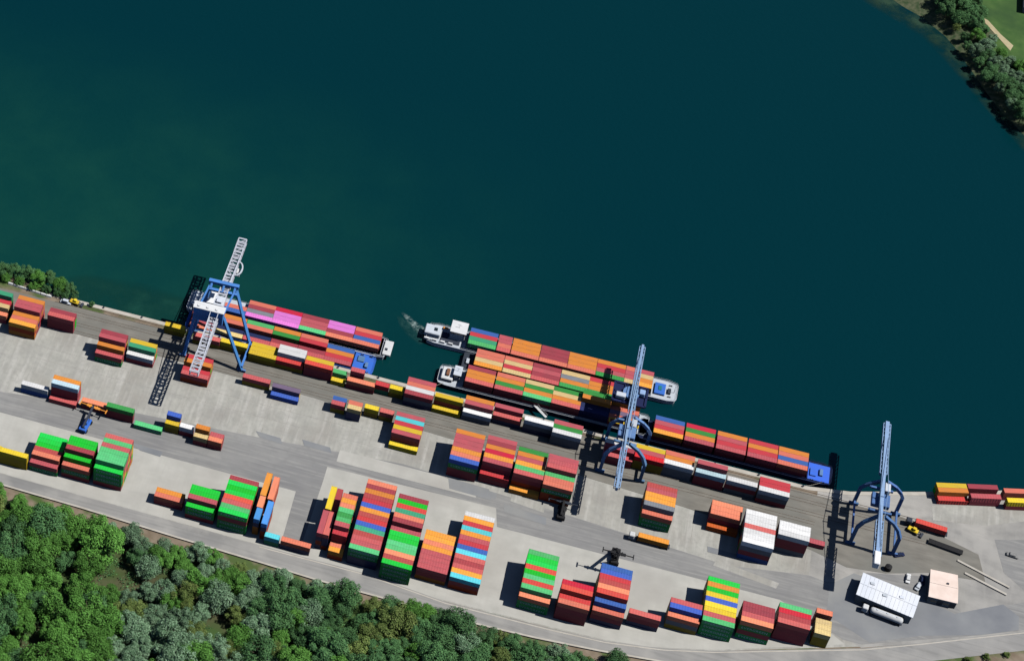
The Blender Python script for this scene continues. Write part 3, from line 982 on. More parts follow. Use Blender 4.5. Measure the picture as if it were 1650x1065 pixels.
bollards(s3, (xf + 7,), -23.4, -14.8)
for sx_ in (xf + 9.2,):
    bm = bmesh.new()
    cyl(bm, (sx_ - s3.location.x, 0, -.8 - s3.location.z), .12, 4.5, n=8)
    bar(bm, (sx_ - s3.location.x, -1, 2.6 - s3.location.z), (sx_ - s3.location.x, 1, 2.6 - s3.location.z), .12)
    link('mast', bm, M_WHITE, s3)
# middle barge
bx = BOUNDS[n4]
s4 = ship('cargo_barge', 'dark decked cargo barge squeezed between the white sterned ships', bx[0] - 5, bx[-1] + 23, -36.0, -24.95, bx[0] - .5, bx[-1] + 12.8, M_DGREY, M_DGREY, -1.7, 'blunt', 'bow')
spart(s4, 'hatch_cover', M_DGREY, bx[-1] + 13.5, bx[-1] + 20, -34.6, -26.4, -.75, .5)
spart(s4, 'winch', M_LGREY, bx[0] - 3.6, bx[0] - 2.2, -32.5, -29.5, -.8, .2)
# inner grey ship
bx = BOUNDS[n5]
s5 = ship('container_ship', 'grey container ship with square white stern moored beside the quay stacks', X(707, 602), bx[-1] + 17, -47.5, -36.15, bx[0] - .5, bx[-1] + 12.8, M_NAVY, M_LGREY, -3.4, 'bow', 'blunt')
s5w = X(707, 602)
wheelhouse(s5, s5w + 6.6, s5w + 9.2, -43.5, -38.6, -.8, 3.2, M_LGREY)
spart(s5, 'deckhouse', M_WHITE, s5w + 1.2, s5w + 6.4, -45.4, -38.2, -.8, 1.2, .3)
spart(s5, 'car', surf('brown_car_paint', (.2, .09, .05), (.25, .12, .07), 1, rough=.3), s5w + 3, s5w + 4.6, -43.8, -39.8, 1.2, 2.2, .3)['label'] = 'small brown car parked on the stern roof'
# blue barge
bx = BOUNDS[n6]
s6 = ship('cargo_barge', 'blue barge with five open stowage bays and bright blue foredeck, nearest the eastern crane', bx[0] - 5.5, X(1339, 775), -49.4, -38.0, bx[0] - .4, bx[-1] + 12.8, M_NAVY, M_NAVY, -3.4, 'blunt', 'bow')
xe = bx[-1] + 13.2
spart(s6, 'foredeck', M_SHIPBLUE, xe + .1, X(1339, 775) - .9, -48.3, -39.2, -.79, -.5, .05)
spart(s6, 'hatch', M_SHIPBLUE, xe + .8, xe + 3.4, -46.4, -42.5, -.8, .1)
spart(s6, 'winch', M_STEELD, xe + 4.6, xe + 6, -45.5, -42, -.8, .4)
bollards(s6, (xe + 1.5, xe + 6), -49.4, -38)
# mooring ropes to quay bollards, and the bollards themselves
M_ROPE = surf('pale_mooring_rope', (.4, .38, .32), (.5, .47, .4), 3)
for i, x in enumerate(range(66, 392, 18)):
    bm = bmesh.new()
    cyl(bm, (0, 0, 0), .3, .5, n=10)
    cyl(bm, (0, 0, .5), .42, .15, n=10)
    tag(link('quay_bollard', bm, M_DGREY, loc=(x, -53.9, .12)), 'small iron bollard in the row along the quay edge', 'bollard', 'bollards along the quay edge')
for nm_, p, q_ in (('blue bowed ship', (204.5, -52.0, -.4), (210, -53.9, .6)), ('grey ship, at its stern', (s5w + 3, -46.6, -.4), (s5w - 5, -53.9, .6)), ('blue barge, at its bow', (xe + 6, -48.6, -.4), (390, -53.9, .6))):
    bm = bmesh.new()
    P0_, P1_ = Vector(p), Vector(q_)
    prev = P0_
    for k in range(1, 9):
        c_ = P0_.lerp(P1_, k / 8) - Vector((0, 0, .6 * math.sin(math.pi * k / 8)))
        bar(bm, prev - P0_, c_ - P0_, .09)
        prev = c_
    tag(link('mooring_rope', bm, M_ROPE, loc=P0_), f'thin slack mooring rope of the {nm_}', 'rope')
# gangway from the inner ship to the quay
g0, g1 = at(862, 653, .2), at(880, 672, .6)
bm = bmesh.new()
bar(bm, (0, 0, 0), g1 - g0, 1.1, .12)
gw = link('gangway', bm, M_WHITE, loc=g0)
tag(gw, 'thin white gangway slanting from the inner grey ship to the quay', 'gangway')
bm = bmesh.new()
for s in (-.5, .5):
    bar(bm, Vector((s, s, 1)), g1 - g0 + Vector((s, s, 1)), .07)
    for k in range(5):
        p = (g1 - g0) * k / 4 + Vector((s, s, 0))
        bar(bm, p, p + Vector((0, 0, 1)), .06)
link('handrail', bm, M_WHITE, gw)


# ------------------------------------------------------------------ quay cranes
def truss(bm, y0, y1, x, z, wd, ht, step=3.2, ch=.42, br=.2, deck=True):
    n = max(2, int(abs(y1 - y0) / step))
    ys = [y0 + (y1 - y0) * i / n for i in range(n + 1)]
    c = [(x - wd / 2, z), (x + wd / 2, z), (x - wd / 2, z + ht), (x + wd / 2, z + ht)]
    for cx, cz in c:
        bar(bm, (cx, y0, cz), (cx, y1, cz), ch)
    for i in range(n + 1):
        y = ys[i]
        bar(bm, (c[2][0], y, c[2][1]), (c[3][0], y, c[3][1]), br * 1.6)
        bar(bm, (c[0][0], y, c[0][1]), (c[1][0], y, c[1][1]), br)
        for k in (0, 1):
            bar(bm, (c[k][0], y, c[k][1]), (c[k + 2][0], y, c[k + 2][1]), br)
        if i < n:
            y2 = ys[i + 1]
            a, b_ = (2, 3) if i % 2 else (3, 2)
            bar(bm, (c[a][0], y, c[a][1]), (c[b_][0], y2, c[b_][1]), br)
            for k in (0, 1):
                bar(bm, (c[k][0], y, c[k][1]), (c[k + 2][0], y2, c[k + 2][1]), br)


def trolley_cable(bm, x, y0, y1, z):
    for dx in (-.5, .5):
        bar(bm, (x + dx, y0, z), (x + dx, y1, z), .1)


def wheels(bm, feet):
    for x, y in feet:
        box(bm, x - 1.9, x + 1.9, y - .45, y + .45, .35, 1.5)
        for k in (-1.3, -.45, .45, 1.3):
            cyl(bm, (x + k, y - .3, .5), .38, .6, 'Y', n=10)


def crane_white():
    r = empty('gantry_crane', (139, -62.5, 0))
    tag(r, 'gantry crane with white lattice boom and splayed bright blue legs, the westmost crane', 'crane', 'quay cranes')
    O = r.location

    def P(x, y, z):
        return Vector((x - O.x, y - O.y, z))
    xs = 136.9
    zb = 23.0
    bm = bmesh.new()
    truss(bm, -15.5 - O.y, -98.2 - O.y, xs - O.x, zb, 3.6, 2.4, 2.9, .5, .28)
    y = -15.5
    while y > -98:
        bar(bm, P(xs - 1.8, y, zb + 2.55), P(xs + 1.8, y, zb + 2.55), .8, .1)
        y -= 2.1
    link('boom', bm, M_BOOM, r)
    tops_n = [(131, -46.5, 26.5), (141.5, -46.2, 26.5)]
    tops_s = [(128.3, -63, 24), (140.6, -63, 24)]
    feet = [(126.2, -54.6), (152.2, -54.6), (126.0, -69.8), (152.3, -69.8)]
    for f_, t in zip(feet, tops_n + tops_s):
        bm = bmesh.new()
        p, q = P(f_[0], f_[1], 1.4), P(*t)
        bar(bm, p, q, 1.25, 1.1)
        link('leg', bm, M_BLUE, r)
        bm = bmesh.new()
        wheels(bm, [(f_[0] - O.x, f_[1] - O.y)])
        link('bogie', bm, M_STEELD, r)
    bm = bmesh.new()
    bar(bm, P(129.5, -46.4, 27), P(143, -46.1, 27), 1.8, 1.5)
    bar(bm, P(129.5, -49.4, 25), P(143, -49.1, 25), 1.4, 1.0)
    for x in (131, 136.5, 141.5):
        bar(bm, P(x, -46.4, 26.8), P(x, -49.3, 25.2), .9)
    link('cross_beam', bm, M_BLUE, r)
    for x in (126.2, 152.2):
        bm = bmesh.new()
        bar(bm, P(x, -54.6, 3), P(x, -69.8, 3), .8, 1.2)
        link('sill_beam', bm, M_BLUE, r)
    for x in (130.2, 141.6):
        bm = bmesh.new()
        bar(bm, P(x, -48, 25.6), P(x - 1.4, -62.5, 24.6), .7)
        link('top_beam', bm, M_BLUE, r)
    h = link('machine_house', (lambda b: (box(b, 127.6 - O.x, 140.8 - O.x, -65.4 - O.y, -61.8 - O.y, 21.0, 28.6, bevel=.15), b)[1])(bmesh.new()), M_BLUE, r)
    link('roof', (lambda b: (box(b, 127.3 - O.x, 141.1 - O.x, -65.6 - O.y, -61.5 - O.y, 28.6, 29.0), [box(b, x - O.x, x + .9 - O.x, -64.6 - O.y, -63.6 - O.y, 29.0, 29.4) for x in (129, 133, 137)], b)[2])(bmesh.new()), M_WHITE, h)
    c = link('operator_cab', (lambda b: (box(b, 138.2 - O.x, 140.4 - O.x, -34 - O.y, -31 - O.y, 20.2, 22.7, bevel=.2), b)[1])(bmesh.new()), M_WHITE, r)
    link('window', (lambda b: (box(b, 138.1 - O.x, 140.5 - O.x, -33.8 - O.y, -31.2 - O.y, 20.9, 21.8), b)[1])(bmesh.new()), M_GLASS, c)
    bm = bmesh.new()
    for i in range(9):                      # curved cable chain beside the boom
        a0, a1 = math.pi * (i / 9 - .5), math.pi * ((i + 1) / 9 - .5)
        bar(bm, P(xs + 1.9 + 2.4 * math.cos(a0), -33 + 4.2 * math.sin(a0), zb + 1.2), P(xs + 1.9 + 2.4 * math.cos(a1), -33 + 4.2 * math.sin(a1), zb + 1.2), .6)
    link('cable_chain', bm, M_LGREY, r)
    bm = bmesh.new()                       # stays from the cross beam to both boom ends
    for x in (xs - 1.7, xs + 1.7):
        bar(bm, P(x, -47, 27.6), P(x, -22, zb + 2.6), .22)
        bar(bm, P(x, -64, 28.8), P(x, -88, zb + 2.6), .22)
    link('stay', bm, M_LGREY, r)
    bm = bmesh.new()                       # trolley and spreader
    box(bm, xs - 2.2 - O.x, xs + 2.2 - O.x, -59 - O.y, -53.5 - O.y, zb + 2.5, zb + 3.6, bevel=.1)
    box(bm, xs - 1.2 - O.x, xs + 1.2 - O.x, -58 - O.y, -55.5 - O.y, zb + 3.6, zb + 4.6, bevel=.1)
    link('trolley', bm, M_LGREY, r)


def crane_bow(name_label, cx, yN, yS, ytip, ytail, width=16.6, zb=20.0, cab=True, main=M_STEEL, dark=M_STEELD, bw=1.7):
    """portal crane: four upright legs that bend inwards above mid height to carry one slim box boom"""
    r = empty('gantry_crane', (cx, (yN + yS) / 2, 0))
    tag(r, name_label, 'crane', 'quay cranes')
    O = r.location

    def P(x, y, z):
        return Vector((x - O.x, y - O.y, z))
    hx = width / 2
    bx_ = cx - 1.9
    # boom: slim box girder with side lattice
    bm = bmesh.new()
    bar(bm, P(bx_, ytip, zb + .6), P(bx_, ytail, zb + .6), bw, 1.9)
    link('boom', bm, main, r)
    for ya, yb in ((ytip - 1, yN + 2), (yS - 2, ytail + 1)):
        bm = bmesh.new()
        truss(bm, ya - O.y, yb - O.y, bx_ - O.x, zb - .4, bw + 1.3, 1.4, 2.2, .28, .22)
        link('walkway', bm, main, r)
    for sx, yy in ((1, yN), (1, yS), (-1, yN), (-1, yS)):
        sy = 1 if yy == yN else -1
        pts = [(cx + sx * hx, yy, 1.4), (cx + sx * hx * .99, yy, 11.5), (cx + sx * (hx - 1.6), yy - sy * .6, 14.8), (cx + sx * (hx - 4.2), yy - sy * 1.0, 17.8), (cx + sx * 1.2 - (1.2 if sx > 0 else .6), yy - sy * 1.4, 20.4)]
        bm = bmesh.new()
        for a, b_ in zip(pts, pts[1:]):
            bar(bm, P(*a), P(*b_), 1.25, 1.25)
        link('leg', bm, dark, r)
        bm = bmesh.new()
        wheels(bm, [(cx + sx * hx - O.x, yy - O.y)])
        link('bogie', bm, dark, r)
    for sx in (-1, 1):
        bm = bmesh.new()
        bar(bm, P(cx + sx * hx, yN, 3), P(cx + sx * hx, yS, 3), .7, 1.0)
        link('sill_beam', bm, dark, r)
    bm = bmesh.new()
    m_ = (yN + yS) / 2
    box(bm, bx_ - 3.4 - O.x, bx_ + 3.6 - O.x, m_ - 3.2 - O.y, m_ + 3.2 - O.y, zb - 2.6, zb - .4, bevel=.2)
    link('machine_house', bm, dark, r)
    for k, dy in enumerate((-6.5, 5.5)):
        bm = bmesh.new()
        bar(bm, P(bx_ - 4.5, m_ + dy, zb - .7), P(bx_ + 4.5, m_ + dy, zb - .7), .9)
        link('brace', bm, dark, r)
    if cab:
        bm = bmesh.new()
        box(bm, bx_ - 1.2 - O.x, bx_ + 1.2 - O.x, ytail - 3.6 - O.y, ytail + 3 - O.y, zb - 1.6, zb + 1.8, bevel=.25)
        link('counterweight_cabin', bm, M_WHITE, r)
    bm = bmesh.new()
    box(bm, bx_ + 1.2 - O.x, bx_ + 3.4 - O.x, yN - 6 - O.y, yN - 1.5 - O.y, zb - 2.4, zb + .2, bevel=.2)
    link('operator_cab', bm, M_LGREY, r)
    bm = bmesh.new()
    for dx in (-1.4, 1.4):
        bar(bm, P(bx_ + dx, m_, zb + 5), P(bx_ + dx * .5, ytip - 9, zb + 1.6), .16)
        bar(bm, P(bx_ + dx, m_, zb + 5), P(bx_ + dx * .5, ytail + 5, zb + 1.6), .16)
        bar(bm, P(bx_ + dx, m_, zb + 1), P(bx_ + dx, m_, zb + 5.2), .4)
    link('stay', bm, main, r)
    return r


crane_white()
c2 = crane_bow('slate blue gantry crane straddling the grey ship and tracks, the middle one of three', 317.0, -56.4, -73.8, -16.5, -98, cab=False, bw=1.0)
O2 = c2.location
bm = bmesh.new()                           # slewing hoist platform on the water side of the boom
for a, b_ in (((307, -49), (320.5, -49)), ((307, -38.5), (320.5, -38.5)), ((307, -49), (307, -38.5)), ((320.5, -49), (320.5, -38.5)), ((307, -43.7), (320.5, -43.7)), ((311.5, -49), (311.5, -38.5)), ((316.5, -49), (316.5, -38.5))):
    bar(bm, Vector((a[0], a[1], 18.4)) - O2, Vector((b_[0], b_[1], 18.4)) - O2, .9)
for x in (309.3, 314, 318.6):
    for y in (-46.3, -41):
        if (x, y) != (314, -41):
            bar(bm, Vector((x - 2, y, 18.2)) - O2, Vector((x + 2, y, 18.2)) - O2, 4.2, .15)
link('hoist_platform', bm, M_NAVY, c2)
bm = bmesh.new()
cyl(bm, Vector((314, -43.7, 18.9)) - O2, 3.4, 1.0, n=24)
link('slewing_ring', bm, M_STEELD, c2)
bm = bmesh.new()
box(bm, 308 - O2.x, 312 - O2.x, -48 - O2.y, -45.5 - O2.y, 18.9, 20.8, bevel=.2)
link('winch_house', bm, M_LGREY, c2)
bm = bmesh.new()
box(bm, 317.2 - O2.x, 319.6 - O2.x, -44 - O2.y, -41.2 - O2.y, 18.9, 20.8, bevel=.2)
link('winch_house', bm, M_STEEL, c2)
bm = bmesh.new()                           # spreader frame hanging low over the hold
for y in (-52.2, -54.4):
    bar(bm, Vector((308, y, 10.5)) - O2, Vector((320, y, 10.5)) - O2, .35)
for x in (308, 314, 320):
    bar(bm, Vector((x, -52.2, 10.5)) - O2, Vector((x, -54.4, 10.5)) - O2, .45)
for x in (311, 317):
    bar(bm, Vector((x, -53.3, 10.5)) - O2, Vector((314 + (x - 314) * .4, -47, 18.2)) - O2, .1)
link('spreader', bm, M_YELLOW, c2)
crane_bow('steel blue gantry crane with bowed legs and white rear cabin, the eastmost crane', 418.6, -56.5, -77.6, -26, -98.5, main=M_STEEL, dark=M_SLATE, bw=1.5)


# ------------------------------------------------------------------ buildings
def shed(name, label, pts, z, roof_m, wall_m, over=.4):
    c = sum((Vector((p.x, p.y, 0)) for p in pts), Vector()) / 4
    r = empty(name, c)
    tag(r, label, 'building')
    q = [Vector((p.x - c.x, p.y - c.y, 0)) for p in pts]     # NW, NE, SE, SW
    bm = bmesh.new()
    i_ = [v * .96 for v in q]
    lo = [bm.verts.new((v.x, v.y, 0)) for v in i_]
    hi = [bm.verts.new((v.x, v.y, z - .3)) for v in i_]
    for k in range(4):
        bm.faces.new((lo[k], lo[(k + 1) % 4], hi[(k + 1) % 4], hi[k]))
    wl = link('wall', bm, wall_m, r)
    for k in range(4):                                       # doors and windows on the long front wall
        a, b_ = i_[3], i_[2]
        d = (b_ - a).normalized()
        nrm = Vector((d.y, -d.x, 0))
        s = a + d * ((b_ - a).length * (.12 + .22 * k)) + nrm * .02
        e = s + d * 2.2
        bm = bmesh.new()
        z0, z1 = (0.05, min(3, z - .9)) if k in (1, 3) else (1.2, 2.3)
        v = [bm.verts.new((p.x, p.y, zz)) for p, zz in ((s, z0), (e, z0), (e, z1), (s, z1))]
        bm.faces.new(v)
        link('door' if k in (1, 3) else 'window', bm, M_DGREY if k in (1, 3) else M_GLASS, r)
    bm = bmesh.new()
    ridge_w, ridge_e = (q[0] + q[3]) / 2, (q[1] + q[2]) / 2
    zr = z + .55
    a = [bm.verts.new((v.x, v.y, z)) for v in q]
    rw, re = bm.verts.new((ridge_w.x, ridge_w.y, zr)), bm.verts.new((ridge_e.x, ridge_e.y, zr))
    bm.faces.new((a[0], a[1], re, rw))
    bm.faces.new((rw, re, a[2], a[3]))
    bl = [bm.verts.new((v.x, v.y, z - .3)) for v in q]
    for k in range(4):
        bm.faces.new((a[k], a[(k + 1) % 4], bl[(k + 1) % 4], bl[k]))
    bm.faces.new((a[0], rw, a[3]))
    bm.faces.new((a[1], a[2], re))
    bm.faces.new(bl[::-1])
    wdt = (q[1] - q[0]).length
    nse = int(wdt / 1.6) if roof_m is M_SHEDROOF else 0
    for k in range(1, nse):
        t = k / nse
        a_, b_, c_ = q[0].lerp(q[1], t), ridge_w.lerp(ridge_e, t), q[3].lerp(q[2], t)
        bar(bm, (a_.x, a_.y, z + .03), (b_.x, b_.y, zr + .03), .12, .1)
        bar(bm, (b_.x, b_.y, zr + .03), (c_.x, c_.y, z + .03), .12, .1)
    bar(bm, (ridge_w.x, ridge_w.y, zr + .05), (ridge_e.x, ridge_e.y, zr + .05), .4, .12)
    rf = link('roof', bm, roof_m, r)
    return r, rf, q


r, rf, q = shed('warehouse', 'long warehouse with pale white metal roof behind the white tanker', [at(1391, 922, 5), at(1483, 960, 5), at(1471, 995, 5), at(1379.5, 957, 5)], 5.0, M_SHEDROOF, M_WALLG)
for t, s in ((.2, .33), (.72, .4), (.45, .6)):
    bm = bmesh.new()
    p = q[0].lerp(q[1], t).lerp(q[3].lerp(q[2], t), s)
    box(bm, p.x - .8, p.x + .8, p.y - .6, p.y + .6, 5.1, 5.75)
    link('roof_vent', bm, M_LGREY, rf)
r, rf, q = shed('office_building', 'square flat building with pale pink roof near the gate', [at(1499.5, 916.5, 4.2), at(1543.5, 926, 4.2), at(1543.5, 972, 4.2), at(1496, 960.5, 4.2)], 4.2, M_PINKROOF, M_WALLG)
bm = bmesh.new()
box(bm, 1.0, 1.8, .8, 1.5, 4.5, 5.1)
link('roof_vent', bm, M_DGREY, rf)
# corner of a pale roof beyond the meadow
p = at(1652, -2, 5)
r = empty('farm_building', (p.x + 8, p.y + 2, 1))
tag(r, 'pale roofed building corner at the top right edge of the meadow', 'building')
bm = bmesh.new()
box(bm, -8, 8, -9, 9, 0, 3.6)
link('wall', bm, M_WALLG, r)
bm = bmesh.new()
box(bm, -8.4, 8.4, -9.4, 9.4, 3.6, 4)
link('roof', bm, M_WHITE, r)


# ------------------------------------------------------------------ vehicles
def wheel_set(root, xs, y, r=.5, wd=.35):
    for x in xs:
        for s in (-1, 1):
            bm = bmesh.new()
            cyl(bm, (x, s * y - wd / 2, r), r, wd, 'Y', n=12)
            link('wheel', bm, M_BLACK, root)


def lorry(label, p, rz, cab_m, bed_m, L_=13.6, flip=False):
    r = empty('lorry', (p.x, p.y, .02), rz)
    tag(r, label, 'lorry')
    bm = bmesh.new()
    box(bm, 0, L_, -1.2, 1.2, .95, 1.2)
    box(bm, .2, L_, -.5, .5, .6, .95)
    link('trailer', bm, bed_m, r)
    bm = bmesh.new()
    box(bm, -2.9, -.7, -1.22, 1.22, .6, 3.3, bevel=.25)
    box(bm, -2.9, 1.4, -.9, .9, .55, .9)
    cb = link('cab', bm, cab_m, r)
    bm = bmesh.new()
    box(bm, -2.94, -2.6, -1.1, 1.1, 1.9, 2.8)
    link('windscreen', bm, M_GLASS, cb)
    wheel_set(r, (-2.2, .6, L_ - 3.9, L_ - 2.6, L_ - 1.3), 1.05)
    return r


def lone_container(code, loc, rz, label, L_=12.19, H=2.6):
    build_container(code, loc.x, loc.y, loc.z, L_, H, label, 'containers carried by vehicles', rz, False)


# lorry with an orange container on the service lane
p = at(1028.5, 864.4, 3.8)
lorry('container lorry with white cab on the lane south of the orange stack', Vector((p.x - .6, p.y + 1.22, 0)), 0, M_WHITE, M_DGREY)
lone_container('o', Vector((p.x, p.y, 1.24)), 0, 'orange container riding on the lorry on the service lane')
# lorry with a red container by the eastern crane
a, b_ = at(1475.5, 842, 3.6), at(1526, 857.5, 3.6)
ang = math.atan2(b_.y - a.y, b_.x - a.x)
d = Vector((math.cos(ang), math.sin(ang), 0))
nrm = Vector((-d.y, d.x, 0))
base = Vector((a.x, a.y, 0))
lorry('container lorry with dark cab on the asphalt east of the bowed crane', base + nrm * 1.2 - d * .6, ang, M_DGREY, M_DGREY)
lone_container('r', Vector((base.x, base.y, 1.24)), ang, 'red container riding on the lorry east of the bowed crane', 12.19)
# tanker
a, b_ = at(1402, 981, 2.4), at(1455, 1001, 2.4)
ang = math.atan2(b_.y - a.y, b_.x - a.x)
base = Vector((a.x, a.y, 0))
r = lorry('white tanker lorry parked along the south side of the warehouse', base, ang, M_WHITE, M_DGREY, L_=(b_ - a).length)
bm = bmesh.new()
LL = (b_ - a).length
prof = [(0, .3), (.25, .95), (.7, 1.28), (1.5, 1.35), (LL - 1.5, 1.35), (LL - .7, 1.28), (LL - .25, .95), (LL, .3)]
prev = None
for x, rr in prof:
    ring = [bm.verts.new((x, rr * math.cos(t), 2.4 + rr * math.sin(t))) for t in [2 * math.pi * i / 20 for i in range(20)]]
    if prev:
        for i in range(20):
            bm.faces.new((prev[i], prev[(i + 1) % 20], ring[(i + 1) % 20], ring[i]))
    else:
        bm.faces.new(ring)
    prev = ring
bm.faces.new(prev)
link('tank', bm, M_WHITE, r, smooth=True)
bm = bmesh.new()
for x in (2.5, LL / 2, LL - 2.5):
    cyl(bm, (x, 0, 3.7), .35, .2, n=10)
box(bm, 1, LL - 1, -.15, .15, 3.72, 3.76)
link('hatch', bm, M_LGREY, r)


def car(label, p, rz, m, name='parked_car', cat='car', L_=4.3, H=1.45):
    r = empty(name, (p.x, p.y, .02), rz)
    tag(r, label, cat, 'small vehicles on the yard')
    bm = bmesh.new()
    box(bm, -L_ / 2, L_ / 2, -.88, .88, .35, .9, bevel=.18)
    link('body', bm, m, r)
    bm = bmesh.new()
    box(bm, -L_ * .28, L_ * .22, -.74, .74, .88, H, bevel=.22)
    link('cabin', bm, m, r)
    bm = bmesh.new()
    box(bm, -L_ * .285, L_ * .225, -.76, .76, 1.0, 1.25)
    link('window', bm, M_GLASS, r)
    wheel_set(r, (-L_ * .32, L_ * .32), .75, .33, .22)
    return r


car('white car parked between the warehouse and the pink roofed office', at(1463.5, 931, .8), 1.5, M_WHITE, L_=4.8)
car('dark blue car in the shade west of the pink roofed office', at(1487, 934, .8), 1.5, M_NAVY, L_=4.8)
car('silver car in the shade near the warehouse roof corner', at(1480, 944, .8), 1.2, M_LGREY, L_=4.5)
car('grey car at the right frame edge on the junction', at(1632, 894, .8), -.1, M_WALLG, L_=4.8)
car('silver van beside the yellow digger at the bushes', at(106, 486, 1), -.05, M_LGREY, L_=5.2, H=2.1, name='parked_van', cat='van')
car('dark car near the black round tank by the white cabin', at(1449, 893, .8), .5, M_NAVY, L_=4.4)
# yellow machines
for lab, px, py, rz in (('small yellow machine beside the red container lorry', 1472, 854.5, -.35), ('yellow digger parked under the bushes at the quay edge', 121, 487, -.1)):
    p = at(px, py, 1)
    r = empty('wheel_loader', (p.x, p.y, .02), rz)
    tag(r, lab, 'wheel loader')
    bm = bmesh.new()
    box(bm, -2.4, 1.8, -1.1, 1.1, .7, 1.7, bevel=.2)
    link('body', bm, M_YELLOW, r)
    bm = bmesh.new()
    box(bm, -.6, .8, -.7, .7, 1.7, 2.8, bevel=.15)
    link('cab', bm, M_YELLOW, r)
    bm = bmesh.new()
    bar(bm, (1.5, .7, 1.4), (3.3, .7, .6), .25)
    bar(bm, (1.5, -.7, 1.4), (3.3, -.7, .6), .25)
    box(bm, 3.0, 3.9, -1.3, 1.3, .2, .9)
    link('bucket', bm, M_DGREY, r)
    wheel_set(r, (-1.5, 1.3), 1.1, .65, .5)


def reach_stacker(label, p, rz, m_body, m_boom, spread_m, boom_len=8.5, spreader_z=None):
    r = empty('reach_stacker', (p.x, p.y, .02), rz)
    tag(r, label, 'reach stacker')
    bm = bmesh.new()
    box(bm, -4.2, 2.8, -1.5, 1.5, .8, 2.1, bevel=.2)
    box(bm, -4.6, -3.0, -1.7, 1.7, .9, 2.6, bevel=.2)
    link('body', bm, m_body, r)
    bm = bmesh.new()
    box(bm, -1.2, .8, -.75, .75, 2.1, 3.7, bevel=.15)
    c = link('cab', bm, m_body, r)
    bm = bmesh.new()
    box(bm, .78, .83, -.65, .65, 2.6, 3.5)
    link('windscreen', bm, M_GLASS, c)
    sz = spreader_z or 6
    bm = bmesh.new()
    bar(bm, (-3.6, 0, 3.2), (boom_len - 3.2, 0, sz + 1.2), .8, .9)
    bar(bm, (-3.4, .9, 2.6), (-3.4, -.9, 2.6), .5)
    bar(bm, (1.2, .6, 2.0), (2.6, .4, (sz + 3.2) / 2 + .6), .3)
    bar(bm, (1.2, -.6, 2.0), (2.6, -.4, (sz + 3.2) / 2 + .6), .3)
    link('boom', bm, m_boom, r)
    bm = bmesh.new()
    sx = boom_len - 3.2
    box(bm, sx - .6, sx + .6, -3, 3, sz, sz + .5)
    for s in (-1, 1):
        bar(bm, (sx, s * 3, sz + .25), (sx, s * 6.0, sz + .25), .35)
        bar(bm, (sx - 1.2, s * 6.0, sz + .2), (sx + 1.2, s * 6.0, sz + .2), .4)
    for yy in (-1.5, 1.5):
        bar(bm, (sx - .9, yy, sz + .4), (sx + .9, yy, sz + .4), .4)
    link('spreader', bm, spread_m, r)
    wheel_set(r, (-3.2, 2.0), 1.5, .8, .7)
    return r


reach_stacker('orange and blue reach stacker working at the salmon container', at(139, 684, 1), 1.45, M_SHIPBLUE, M_DGREY, M_ORANGE, 10.5, 4.5)
p = at(990, 905, 8)
reach_stacker('black reach stacker with raised spreader behind the blue roofed stack', Vector((p.x + .5, p.y + 7, 0)), -math.pi / 2, M_BLACK, M_BLACK, M_BLACK, 9, 12.2)
reach_stacker('dark reach stacker in front of the lettered green stack near the lane', at(905, 824, 1), math.pi / 2, M_BLACK, M_BLACK, M_DGREY, 6.4, 3.2)

# flat wagon / long black trailer
a, b_ = at(1496, 871, .8), at(1551, 891, .8)
ang = math.atan2(b_.y - a.y, b_.x - a.x)
r = empty('flat_wagon', (a.x, a.y, .1), ang)
tag(r, 'long black flat wagon on the tracks north of the pink roofed office', 'rail wagon')
LL = (b_ - a).length
bm = bmesh.new()
box(bm, 0, LL, -1.2, 1.2, .9, 1.15)
box(bm, .3, LL - .3, -.35, .35, .5, .9)
link('bed', bm, M_BLACK, r)
for x in (1.4, LL - 1.4):
    bm = bmesh.new()
    box(bm, x - 1.1, x + 1.1, -.9, .9, .3, .6)
    for k in (-.8, .8):
        for s in (-1, 1):
            cyl(bm, (x + k, s * .75 - .07, .35), .33, .14, 'Y', n=10)
    link('bogie', bm, M_BLACK, r)
# round black tank
p = at(1431, 915, 1)
bm = bmesh.new()
cyl(bm, (0, 0, 0), 1.35, 2.2, n=20)
cyl(bm, (0, 0, 2.2), 1.35, .35, n=20, r2=.4)
cyl(bm, (0, 0, 2.5), .25, .3, n=8)
tag(link('storage_tank', bm, M_BLACK, loc=(p.x, p.y, .02)), 'round black storage tank standing beside the crane cabin', 'tank')

# concrete barriers by the western bushes
a, b_ = at(13, 455, .8), at(83, 477.5, .8)
for i in range(8):
    t0 = i / 8
    p = a.lerp(b_, t0 + .01)
    bm = bmesh.new()
    l = (b_ - a).length / 8 - .35
    v = [(-.0, -.55, 0), (0, .55, 0), (0, .28, .9), (0, -.28, .9)]
    A = [bm.verts.new(c) for c in v]
    B = [bm.verts.new((l, c[1], c[2])) for c in v]
    bm.faces.new(A[::-1])
    bm.faces.new(B)
    for k in range(4):
        bm.faces.new((A[k], A[(k + 1) % 4], B[(k + 1) % 4], B[k]))
    o = link('concrete_barrier', bm, M_WHITE, loc=(p.x, p.y, .02), rz=math.atan2(b_.y - a.y, b_.x - a.x) + random.uniform(-.03, .03))
    tag(o, 'white concrete barrier in the line between bushes and orange stack', 'barrier', 'white barriers by the bushes')
